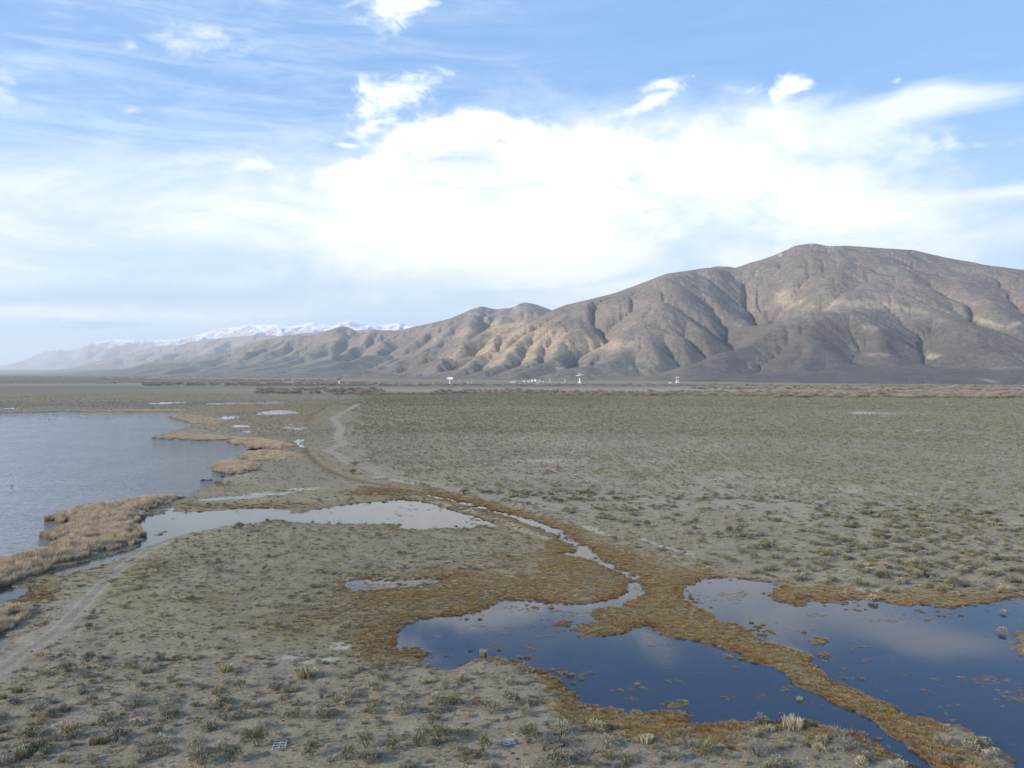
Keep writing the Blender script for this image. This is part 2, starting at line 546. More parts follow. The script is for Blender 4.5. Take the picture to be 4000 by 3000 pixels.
DITCH2 = [(1190, 1748), (1215, 1780), (1240, 1805), (1270, 1825), (1310, 1850), (1360, 1870), (1430, 1884), (1500, 1897),
          (1560, 1908), (1640, 1925), (1720, 1940), (1800, 1954), (1900, 1982)]
BERM = [(1500, 1945), (1600, 1940), (1700, 1960), (1790, 1985), (1860, 2005), (1930, 2030), (2000, 2050), (2080, 2085), (2150, 2110)]

WATERS = {'lake': LAKE, 'shallow': SHALLOW, 'canal': CANAL, 'pond': POND, 'east': EAST, 'mudpool': MUDPOOL}
WATERS.update(SMALL)
WPOLY = {k: poly_world(v) for k, v in WATERS.items()}
IPOLY = [poly_world(v) for v in ISLES if len(v) > 3]


# loose patches of plants standing in the water
PATCHES = [(3830, 2660, 130, 26), (3950, 2705, 70, 50), (3770, 2640, 50, 10), (2490, 2690, 60, 20), (2400, 2695, 60, 10), (2480, 2728, 55, 12),
           (2650, 2752, 80, 22), (2300, 2634, 60, 12), (1600, 2560, 110, 30), (2060, 2535, 40, 12), (2190, 2470, 50, 12), (2580, 2520, 60, 10),
           (2740, 2522, 80, 16), (2860, 2538, 70, 10), (3380, 2580, 40, 8), (3340, 2530, 60, 8), (3240, 2557, 50, 12), (3560, 2412, 100, 10),
           (2870, 2330, 110, 16), (2730, 2352, 40, 12), (3200, 2402, 60, 8), (3460, 2422, 100, 10), (3060, 2692, 60, 16), (2090, 2382, 140, 16),
           (2000, 2372, 60, 8), (2230, 2402, 100, 18), (2500, 2300, 60, 30), (1530, 2285, 220, 22), (2420, 2240, 60, 30), (3900, 2350, 90, 12),
           (3620, 2705, 40, 12), (3700, 2760, 50, 10), (1850, 2450, 60, 8), (1910, 2520, 30, 8)]


def patch_amount(px, py):
    p = 0
    for g in PATCHES:
        p = np.maximum(p, gblob(px, py, *g))
    return p


def water_sd(X, Y):
    """distance into the water (m), positive = wet; shorelines broken up by noise"""
    r = np.hypot(X, Y)
    sd = np.full(X.shape, -60.0)
    for k, w in WPOLY.items():
        sd = np.maximum(sd, poly_sd(w, X, Y))
    for w in IPOLY:
        sd = np.minimum(sd, -poly_sd(w, X, Y) + 0.0)
    amp = 0.55 * (r / 120.0) ** 0.9 * (1 + 0.9 * sstep(r, 500, 900))
    n = fbm(X / 7.0, Y / 7.0, 3, 3) * 0.9 + fbm(X / 1.6, Y / 2.4, 5, 9, 0.72) * 1.35
    near = np.exp(-np.abs(sd) / (6.0 + amp * 3))
    nf = fbm(X / 0.9, Y / 1.3, 3, 29)
    sd2 = sd + n * amp * 1.3 * (0.35 + 0.65 * near)
    # small tussocks break the surface by the shores of the ponds
    k = sstep(sd, 0.0, 1.0) * sstep(sd, 14.0, 2.0) * (r < 260) * (1 - sstep(-X, 20, 40))
    tus = sstep(nf + 0.7 * fbm(X / 9.0, Y / 9.0, 2, 44), 0.62, 0.8)
    return sd2 - k * tus * (sd2 + 0.3), sd


def gblob(px, py, cx, cy, rx, ry, rot=0.0, p=1.0):
    a = math.radians(rot)
    dx, dy = px - cx, py - cy
    u = (dx * math.cos(a) - dy * math.sin(a)) / rx
    v = (dx * math.sin(a) + dy * math.cos(a)) / ry
    return np.exp(-(u * u + v * v) * p)


def orange_amount(px, py, sd_raw, X, Y):
    """where the rust and ochre marsh plants grow"""
    o = 0
    for b in [(1900, 2330, 560, 120, 0, 1), (2350, 2240, 420, 130, -8, 1), (1600, 2330, 380, 70, 4, .9), (2620, 2330, 200, 150, 20, 1),
              (2350, 2430, 260, 60, -8, 1.3), (2900, 2590, 500, 120, -38, 1.2), (3500, 2850, 480, 90, -35, 1.3), (1500, 2500, 180, 110, 0, .9),
              (2500, 2830, 420, 70, -8, 1.2), (3150, 2330, 320, 40, 0, 1), (3650, 2350, 350, 50, 0, .8), (2000, 2010, 420, 26, -15, .8),
              (1480, 1925, 130, 18, 0, .9), (560, 2250, 260, 60, 10, .55), (150, 2330, 110, 60, 20, .8), (1150, 1590, 320, 24, 0, 1.0),
              (620, 1560, 700, 14, 0, .55), (1000, 1640, 260, 30, 0, .6), (1060, 1720, 180, 50, 0, .55), (880, 2500, 180, 90, 0, .0),
              (1250, 2420, 330, 90, 12, .5), (800, 2330, 300, 40, 0, .45), (960, 1980, 360, 14, 0, .5), (2350, 1850, 300, 18, -5, .4),
              (1960, 2560, 160, 40, -10, .6), (3300, 2700, 300, 60, -35, .9), (2200, 2640, 140, 70, -35, .8), (1700, 2200, 260, 30, 6, .4)]:
        o = np.maximum(o, b[5] * gblob(px, py, *b[:5]))
    shore = np.exp(-np.clip(-sd_raw, 0, 60) / (1.2 + np.hypot(X, Y) * 0.012)) * (1 - 0.8 * sstep(-X, 25, 60))
    return np.clip(o + 0.55 * shore, 0, 1.3)


# ----------------------------------------------------------------- the plain
def ground_material():
    m = bpy.data.materials.new("plain_soil")
    m.use_nodes = True
    N = NT(m.node_tree)
    b = N.n['Principled BSDF']
    at = N.node('ShaderNodeAttribute', attribute_name='soil')
    wet = N.node('ShaderNodeAttribute', attribute_name='wet')
    pos = N.node('ShaderNodeNewGeometry').outputs['Position']
    n1 = N.noise(pos, 2.6, 6, 0.7)
    n2 = N.noise(N.mapping(pos, scale=(0.6, 1, 1)), 0.35, 6, 0.65)
    n3 = N.noise(pos, 9.0, 4, 0.7)
    f = N.math('MULTIPLY', N.smooth(n1, 0.25, 0.75, 0.66, 1.32), N.smooth(n2, 0.25, 0.75, 0.80, 1.2))
    f = N.math('MULTIPLY', f, N.smooth(n3, 0.25, 0.75, 0.80, 1.2))
    mul = N.node('ShaderNodeVectorMath', operation='SCALE')
    N.l.new(at.outputs['Color'], mul.inputs[0])
    N.put(mul.inputs['Scale'], f)
    N.l.new(mul.outputs[0], b.inputs['Base Color'])
    N.put(b.inputs['Roughness'], N.math('SUBTRACT', 0.95, N.math('MULTIPLY', wet.outputs['Fac'], 0.45)))
    b.inputs['Specular IOR Level'].default_value = 0.25
    bm = N.node('ShaderNodeBump')
    bm.inputs['Strength'].default_value = 0.7
    bm.inputs['Distance'].default_value = 0.24
    N.put(bm.inputs['Height'], N.math('ADD', n1, N.math('MULTIPLY', n3, 0.5)))
    N.l.new(bm.outputs[0], b.inputs['Normal'])
    return m


FOOT_X = np.array([-3000, 0, 500, 1000, 1500, 2000, 2500, 3300, 4000, 6000], float)
FOOT_R = np.array([22000, 20000, 9000, 5600, 4300, 3650, 3350, 2850, 2800, 2700], float)


def foot_r(px):
    return np.exp(np.interp(px, FOOT_X, np.log(FOOT_R)))


def soil_albedo(X, Y, px, py, sd, sd_raw):
    """what the ground is made of, place by place"""
    r = np.hypot(X, Y)
    foot = np.clip(r * r / (H * F) * 3.6, r / 770.0, None)
    a = fbm_lod(X, Y * 0.8, foot, 60.0, 0.8, 1, 0.72) * 1.3
    b = fbm_lod(X, Y * 0.8, foot * 0.6, 400.0, 0.3, 12, 0.86) * 1.6
    c = fbm_lod(X, Y, foot, 500.0, 5.0, 21, 0.6)
    soil = np.array([0.268, 0.220, 0.152])
    tan = np.array([0.285, 0.232, 0.125])
    olive = np.array([0.150, 0.138, 0.078])
    grey = np.array([0.236, 0.200, 0.148])
    ochre = np.array([0.190, 0.130, 0.058])
    rust = np.array([0.130, 0.064, 0.026])
    mud = np.array([0.105, 0.088, 0.066])
    salt = np.array([0.44, 0.39, 0.32])
    road = np.array([0.300, 0.255, 0.185])

    def mixc(base, col, w):
        w = np.clip(w, 0, 1)[:, None]
        return base * (1 - w) + col * w
    col = np.repeat(soil[None], len(X), 0)
    col = mixc(col, grey, 0.55 + 0.8 * a)
    col = mixc(col, tan, sstep(b + 0.4 * a, -0.15, 0.55) * 0.55)
    col = mixc(col, olive, sstep(-b + 0.5 * c, 0.15, 0.7) * 0.5)
    # greener / browner belts in the distance
    far = sstep(r, 420, 1100)
    col = mixc(col, np.array([0.205, 0.180, 0.118]), far * 0.72)
    st = fbm_lod(X * 0.5, Y, foot, 900.0, 20.0, 31, 0.7) * 1.3
    col = mixc(col, np.array([0.270, 0.235, 0.140]), far * sstep(st, 0.05, 0.5) * 0.65)
    col = mixc(col, np.array([0.105, 0.110, 0.082]), far * sstep(-st, 0.1, 0.55) * 0.6)
    # straw coloured strip behind the sage field, and the reddish strip at the willows
    belt = np.maximum(gblob(px, py, 2600, 1524, 1900, 7), 0.6 * gblob(px, py, 600, 1500, 1000, 5))
    col = mixc(col, np.array([0.34, 0.29, 0.18]), belt * 0.8 * sstep(b + 0.5 * c, -0.7, 0.1))
    belt = gblob(px, py, 2600, 1544, 1700, 7)
    col = mixc(col, np.array([0.26, 0.165, 0.105]), belt * 0.45 * (b > -0.1))
    # dark scrub belt on the left behind the lake
    col = mixc(col, np.array([0.085, 0.092, 0.072]), gblob(px, py, 200, 1535, 900, 16) * 0.75 * sstep(st + b, -0.5, 0.4))
    # base of the slopes
    fr = foot_r(px)
    fan = sstep(r, fr * 0.93, fr * 1.05)
    col = mixc(col, np.array([0.150, 0.140, 0.118]), fan * 0.8)
    col = mixc(col, np.array([0.33, 0.30, 0.24]), gblob(r / fr, px * 0, 0.975, 0, 0.012, 1) * 0.7 * (px > 700) * (px < 3200) * sstep(fbm(X / 120, Y / 120, 3, 7), -0.3, 0.2))
    # marsh plants
    o = orange_amount(px, py, sd_raw, X, Y)
    on = o + 0.45 * a + 0.35 * b - 0.12
    col = mixc(col, np.array([0.215, 0.165, 0.088]), sstep(on, 0.05, 0.5) * 0.85)
    col = mixc(col, ochre, sstep(on, 0.35, 0.85) * 0.85)
    pondshore = np.exp(-np.clip(-sd, 0, 50) / 1.8) * sstep(o, 0.3, 0.7)
    col = mixc(col, rust, pondshore * 0.75 * sstep(b, -0.6, 0.3))
    col = mixc(col, rust, sstep(o, 0.5, 1.0) * sstep(-b + 0.3 * a, 0.1, 0.6) * 0.55)
    mead = np.maximum(gblob(px, py, 1000, 1640, 420, 70), gblob(px, py, 1020, 1740, 240, 60))
    col = mixc(col, np.array([0.240, 0.178, 0.098]), mead * 0.8 * sstep(b + a, -0.8, 0.3))
    col = mixc(col, np.array([0.120, 0.105, 0.068]), mead * 0.6 * sstep(-b + 0.5 * c, 0.0, 0.5))
    knoll = np.maximum(gblob(px, py, 1130, 1850, 190, 60), gblob(px, py, 1180, 1700, 150, 40))
    col = mixc(col, np.array([0.200, 0.175, 0.125]), knoll * 0.6)
    # ditch
    d = np.minimum(line_dist(DITCH2, X, Y), line_dist(DITCH, X, Y))
    w = 1.5 + 0.002 * r
    col = mixc(col, np.array([0.210, 0.150, 0.078]), np.exp(-(d / (w * 1.8)) ** 2) * 0.65)
    col = mixc(col, np.array([0.105, 0.072, 0.044]), np.exp(-((d + 1.8 * a - 0.4) / (w * 0.6)) ** 2) * 0.65 * sstep(b + a, -0.7, 0.4))
    d = line_dist(BERM, X, Y)
    col = mixc(col, np.array([0.20, 0.175, 0.105]), np.exp(-(d / 2.2) ** 2) * 0.8)
    # salt crust
    s = 0
    for g in [(2140, 1805, 110, 7, 0), (2090, 1806, 60, 4, 0), (2280, 1590, 60, 5, 0), (2420, 1595, 60, 5, 0), (3370, 1615, 70, 6, 0), (3450, 1618, 90, 3, 0),
              (2320, 2075, 60, 10, -20), (2560, 2130, 110, 9, -18), (2690, 2170, 60, 14, -20), (3370, 2312, 140, 12, 0),
              (3600, 1685, 40, 3, 0), (3680, 1691, 20, 3, 0), (3690, 1782, 40, 4, 0), (3320, 1920, 60, 8, 0), (3560, 1935, 70, 6, -10), (3960, 2050, 40, 6, 0),
              (2400, 2865, 60, 12, -25), (2530, 2900, 70, 14, -20), (2700, 2980, 80, 14, -10), (1320, 2535, 40, 12, 0), (1240, 2590, 70, 10, 5),
              (1050, 1930, 70, 4, 3), (1180, 1912, 60, 3, 4), (900, 1575, 200, 3, 0), (1160, 1672, 60, 3, 0), (580, 2265, 50, 6, 0), (850, 2020, 90, 3, 0),
              (1120, 2580, 60, 12, 0), (1480, 1868, 40, 4, 0), (1570, 1884, 60, 3, -10), (3900, 1838, 80, 4, 0), (3730, 1890, 50, 5, 0), (1500, 2285, 200, 26, 0)]:
        s = np.maximum(s, gblob(px, py, *g))
    col = mixc(col, salt, sstep(s * 1.1 - 0.1 + 1.3 * b + 0.8 * a, 0.45, 1.0) * (s > 0.12) * 0.8)
    s2 = gblob(px, py, 2300, 1850, 220, 14, -4)
    col = mixc(col, np.array([0.22, 0.165, 0.12]), s2 * 0.8)
    # pale bare clay between the bushes
    bare = np.maximum(gblob(px, py, 3300, 2150, 900, 170), gblob(px, py, 950, 1860, 140, 28, 0))
    bare = np.maximum(bare, gblob(px, py, 3000, 2010, 800, 90))
    col = mixc(col, np.array([0.300, 0.255, 0.190]), bare * 0.75 * sstep(a + 0.5 * b, -0.5, 0.3))
    pale = sstep(px, 1500, 2400) * sstep(py, 1640, 1760) * (py < 2400)
    col = mixc(col, np.array([0.330, 0.285, 0.215]), pale * sstep(c + 0.6 * a, -0.3, 0.4) * 0.75)
    # olive turf, bottom left
    g = np.maximum(gblob(px, py, 1150, 2250, 500, 110), gblob(px, py, 1500, 2150, 500, 60))
    col = mixc(col, np.array([0.205, 0.180, 0.110]), g * 0.6)
    g = gblob(px, py, 700, 2700, 800, 260)
    col = mixc(col, np.array([0.205, 0.178, 0.122]), g * 0.55 * sstep(b, -0.5, 0.5))
    g = gblob(px, py, 500, 2330, 240, 80, -20)
    col = mixc(col, np.array([0.240, 0.205, 0.110]), g * 0.8)
    # tracks: two wheel ruts each
    dr = np.minimum(line_dist(TRACK_R, X, Y), line_dist(TRACK_R2, X, Y))
    wob = fbm(X / 5, Y / 5, 3, 51) * 0.7
    wr = 1.5 + 0.0020 * r
    fade = 1 - 0.30 * sstep(px, 2250, 2650)
    col = mixc(col, road, sstep(dr + wob, wr + 0.9, wr - 0.4) * 0.92 * fade)
    col = mixc(col, np.array([0.21, 0.185, 0.135]), np.exp(-(dr / 0.35) ** 2) * 0.6 * (r < 500))
    dl = line_dist(TRACK_L, X, Y)
    col = mixc(col, np.array([0.255, 0.240, 0.205]), sstep(dl + wob, 2.3, 1.1) * 0.72)
    rut = np.exp(-((dl - 1.0) / 0.38) ** 2)
    wetl = gblob(px, py, 470, 2250, 160, 110, 45)
    col = mixc(col, road * (1 - 0.0 * wetl[:, None]), rut * 0.85)
    col = mixc(col, np.array([0.215, 0.185, 0.110]), np.exp(-(dl / 0.4) ** 2) * 0.6)
    # wet mud by and under the water
    wet = np.maximum(sstep(sd, -0.5 - 0.002 * r, 0.15), 0.55 * sstep(sd + 0.9 * b, -2.2, 0.2) * (r < 260))
    col = mixc(col, mud, wet * 0.75)
    col = mixc(col, np.array([0.115, 0.102, 0.085]), sstep(s * 0, 1, 2))
    uw = sstep(sd, 0.0, 1.5)
    col = mixc(col, np.array([0.060, 0.045, 0.032]), uw)
    return col, wet


def terrain_z(X, Y, sd=None):
    """height of the plain above the water level"""
    if sd is None:
        sd = water_sd(X, Y)[0]
    land = 0.08 + 0.03 * np.clip(-sd, 0, 8) + 0.08 * (fbm(X / 4.0, Y / 4.0, 4, 2) + 0.4) * sstep(-sd, 0.5, 3.0)
    land += 0.25 * sstep(-sd, 6, 40) * (0.5 + fbm(X / 45.0, Y / 45.0, 3, 8))
    land += np.exp(-(line_dist(BERM, X, Y) / 1.6) ** 2) * 0.55
    Z = np.where(sd > 0, -np.clip(sd * 0.30, 0.0, 0.5) - 0.03, np.maximum(land * sstep(-sd, -0.2, 0.6), 0.03))
    dd = np.minimum(line_dist(DITCH2, X, Y), 60)
    Z = Z - np.where(sd < -0.3, 0.5 * np.exp(-(dd / 1.7) ** 2), 0)
    dl = np.minimum(line_dist(TRACK_L, X, Y), line_dist(TRACK_R2, X, Y))
    Z = Z - np.where(sd < -0.3, 0.06 * np.exp(-((dl - 1.0) / 0.35) ** 2), 0)
    return np.where(sd < -0.3, np.maximum(Z, 0.02), Z)


def build_ground():
    pxc = np.arange(-520, 4521, 4.0)
    th = np.arctan((pxc - 2000) / F)
    back = np.linspace(th[-1], 2 * np.pi + th[0], 60)[1:-1]
    th = np.concatenate([th, back])
    ys = np.concatenate([np.arange(3260, 1600, -3.6), np.arange(1600, 1500, -2.2)])
    r = H * F / (ys - HZ)
    rn = np.array([0.5, 10, 25, 45, 58])
    rf = np.exp(np.linspace(np.log(r[-1]), np.log(65000), 90))[1:]
    r = np.concatenate([rn, r, rf])
    nr, nt = len(r), len(th)
    R, T = np.meshgrid(r, th, indexing='ij')
    X = (R * np.sin(T)).ravel()
    Y = (R * np.cos(T)).ravel()
    front = Y > 5
    px = np.full(X.shape, 9e4)
    py = np.full(X.shape, 9e4)
    px[front], py[front] = to_px(X[front], Y[front], 0 * X[front])
    sd, sdr = water_sd(X, Y)
    rr = np.hypot(X, Y)
    Z = terrain_z(X, Y, sd)
    Z = Z - 8.0 * sstep(rr, 24000, 60000)
    # the mountains take over beyond the foot line
    fr = foot_r(px)
    Z = Z - np.where(front, 3.0 * sstep(rr, fr * 1.02, fr * 1.15), 0)
    col, wet = soil_albedo(X, Y, px, py, sd, sdr)
    i = np.arange(nr - 1)[:, None] * nt
    j = np.arange(nt)[None, :]
    j2 = (j + 1) % nt
    q = np.stack([i + j, i + j2, i + nt + j2, i + nt + j], -1).reshape(-1, 4)
    q = q[:, ::-1]
    me = mesh_from("ground", np.stack([X, Y, Z], 1), q)
    set_col(me, 'soil', col)
    set_float(me, 'wet', wet)
    me.materials.append(ground_material())
    o = link("ground", me)
    prop(o, kind='structure')
    return o


build_ground()


# ----------------------------------------------------------------- water
def water_material(name, wave, dist, body, clear, rough):
    m = bpy.data.materials.new(name)
    m.use_nodes = True
    N = NT(m.node_tree)
    N.n.remove(N.n['Principled BSDF'])
    out = N.n['Material Output']
    pos = N.node('ShaderNodeNewGeometry').outputs['Position']
    if wave == 'lake':
        a = N.noise(N.mapping(pos, scale=(0.42, 1.0, 1.0), rot=(0, 0, math.radians(-8))), 1.1, 4, 0.55, 0.6)
        b = N.noise(N.mapping(pos, scale=(0.5, 1.0, 1.0), rot=(0, 0, math.radians(20))), 0.33, 4, 0.6, 0.3)
        big = N.noise(pos, 0.03, 3, 0.5)
        hgt = N.math('ADD', a, N.math('MULTIPLY', b, 1.3))
        hgt = N.math('MULTIPLY', hgt, N.smooth(big, 0.3, 0.6, 0.9, 1.1))
    else:
        big = N.noise(pos, 0.05, 3, 0.5)
        a = N.noise(N.mapping(pos, scale=(0.6, 1.0, 1.0)), 2.4, 3, 0.5)
        hgt = N.math('MULTIPLY', a, N.smooth(big, 0.45, 0.65, 0.25, 1.0))
    bm = N.node('ShaderNodeBump')
    bm.inputs['Strength'].default_value = 1.0
    bm.inputs['Distance'].default_value = dist
    N.put(bm.inputs['Height'], hgt)
    fr = N.node('ShaderNodeFresnel')
    fr.inputs['IOR'].default_value = 1.33
    N.l.new(bm.outputs[0], fr.inputs['Normal'])
    gl = N.node('ShaderNodeBsdfAnisotropic')
    gl.inputs['Color'].default_value = (1, 1, 1, 1)
    gl.inputs['Roughness'].default_value = rough
    N.l.new(bm.outputs[0], gl.inputs['Normal'])
    tr = N.node('ShaderNodeBsdfTransparent')
    tr.inputs['Color'].default_value = (0.72, 0.70, 0.62, 1)
    df = N.node('ShaderNodeBsdfDiffuse')
    df.inputs['Color'].default_value = body
    mx = N.node('ShaderNodeMixShader')
    mx.inputs[0].default_value = clear
    N.l.new(df.outputs[0], mx.inputs[1])
    N.l.new(tr.outputs[0], mx.inputs[2])
    mm = N.node('ShaderNodeMixShader')
    N.l.new(fr.outputs[0], mm.inputs[0])
    N.l.new(mx.outputs[0], mm.inputs[1])
    N.l.new(gl.outputs[0], mm.inputs[2])
    N.l.new(mm.outputs[0], out.inputs['Surface'])
    return m


WAT_LAKE = water_material("lake_water", 'lake', 0.5, (0.145, 0.150, 0.152, 1), 0.12, 0.05)
WAT_POND = water_material("pond_water", 'pond', 0.006, (0.024, 0.040, 0.074, 1), 0.35, 0.015)
WAT_SHAL = water_material("shallow_water", 'pond', 0.012, (0.060, 0.062, 0.060, 1), 0.5, 0.03)


def build_water():
    names = {'lake': ('lake', WAT_LAKE), 'shallow': ('shallow_water', WAT_SHAL), 'canal': ('stream', WAT_SHAL),
             'pond': ('pond_water', WAT_POND), 'east': ('pond_water', WAT_POND), 'mudpool': ('puddle', WAT_SHAL)}
    for k, w in WPOLY.items():
        nm, mat = names.get(k, ('puddle', WAT_SHAL))
        c = w.mean(0)
        # grow the outline so that the banks cut the water line
        p = w
        e1 = np.roll(p, -1, 0) - p
        e0 = p - np.roll(p, 1, 0)
        nrm = np.stack([e1[:, 1] + e0[:, 1], -(e1[:, 0] + e0[:, 0])], 1)
        nrm /= np.linalg.norm(nrm, axis=1)[:, None] + 1e-9
        area = 0.5 * np.sum(p[:, 0] * np.roll(p[:, 1], -1) - np.roll(p[:, 0], -1) * p[:, 1])
        if area < 0:
            nrm = -nrm
        rr = np.hypot(*c)
        g = 0.9 * (rr / 120.0) ** 0.9
        p = p + nrm * min(g, 4.0)
        bm = bmesh.new()
        vs = [bm.verts.new((float(a), float(b), 0.0)) for a, b in p]
        edges = [bm.edges.new((vs[i], vs[(i + 1) % len(vs)])) for i in range(len(vs))]
        bmesh.ops.triangle_fill(bm, edges=edges, use_beauty=True)
        bmesh.ops.recalc_face_normals(bm, faces=bm.faces)
        for f in bm.faces:
            if f.normal.z < 0:
                f.normal_flip()
        me = bpy.data.meshes.new(nm)
        bm.to_mesh(me)
        bm.free()
        me.materials.append(mat)
        o = link(nm, me)
        o.location.z = {'shallow': 0.004, 'canal': 0.008, 'pond': 0.0, 'east': 0.004}.get(k, 0.0)
        prop(o, kind='structure')


build_water()


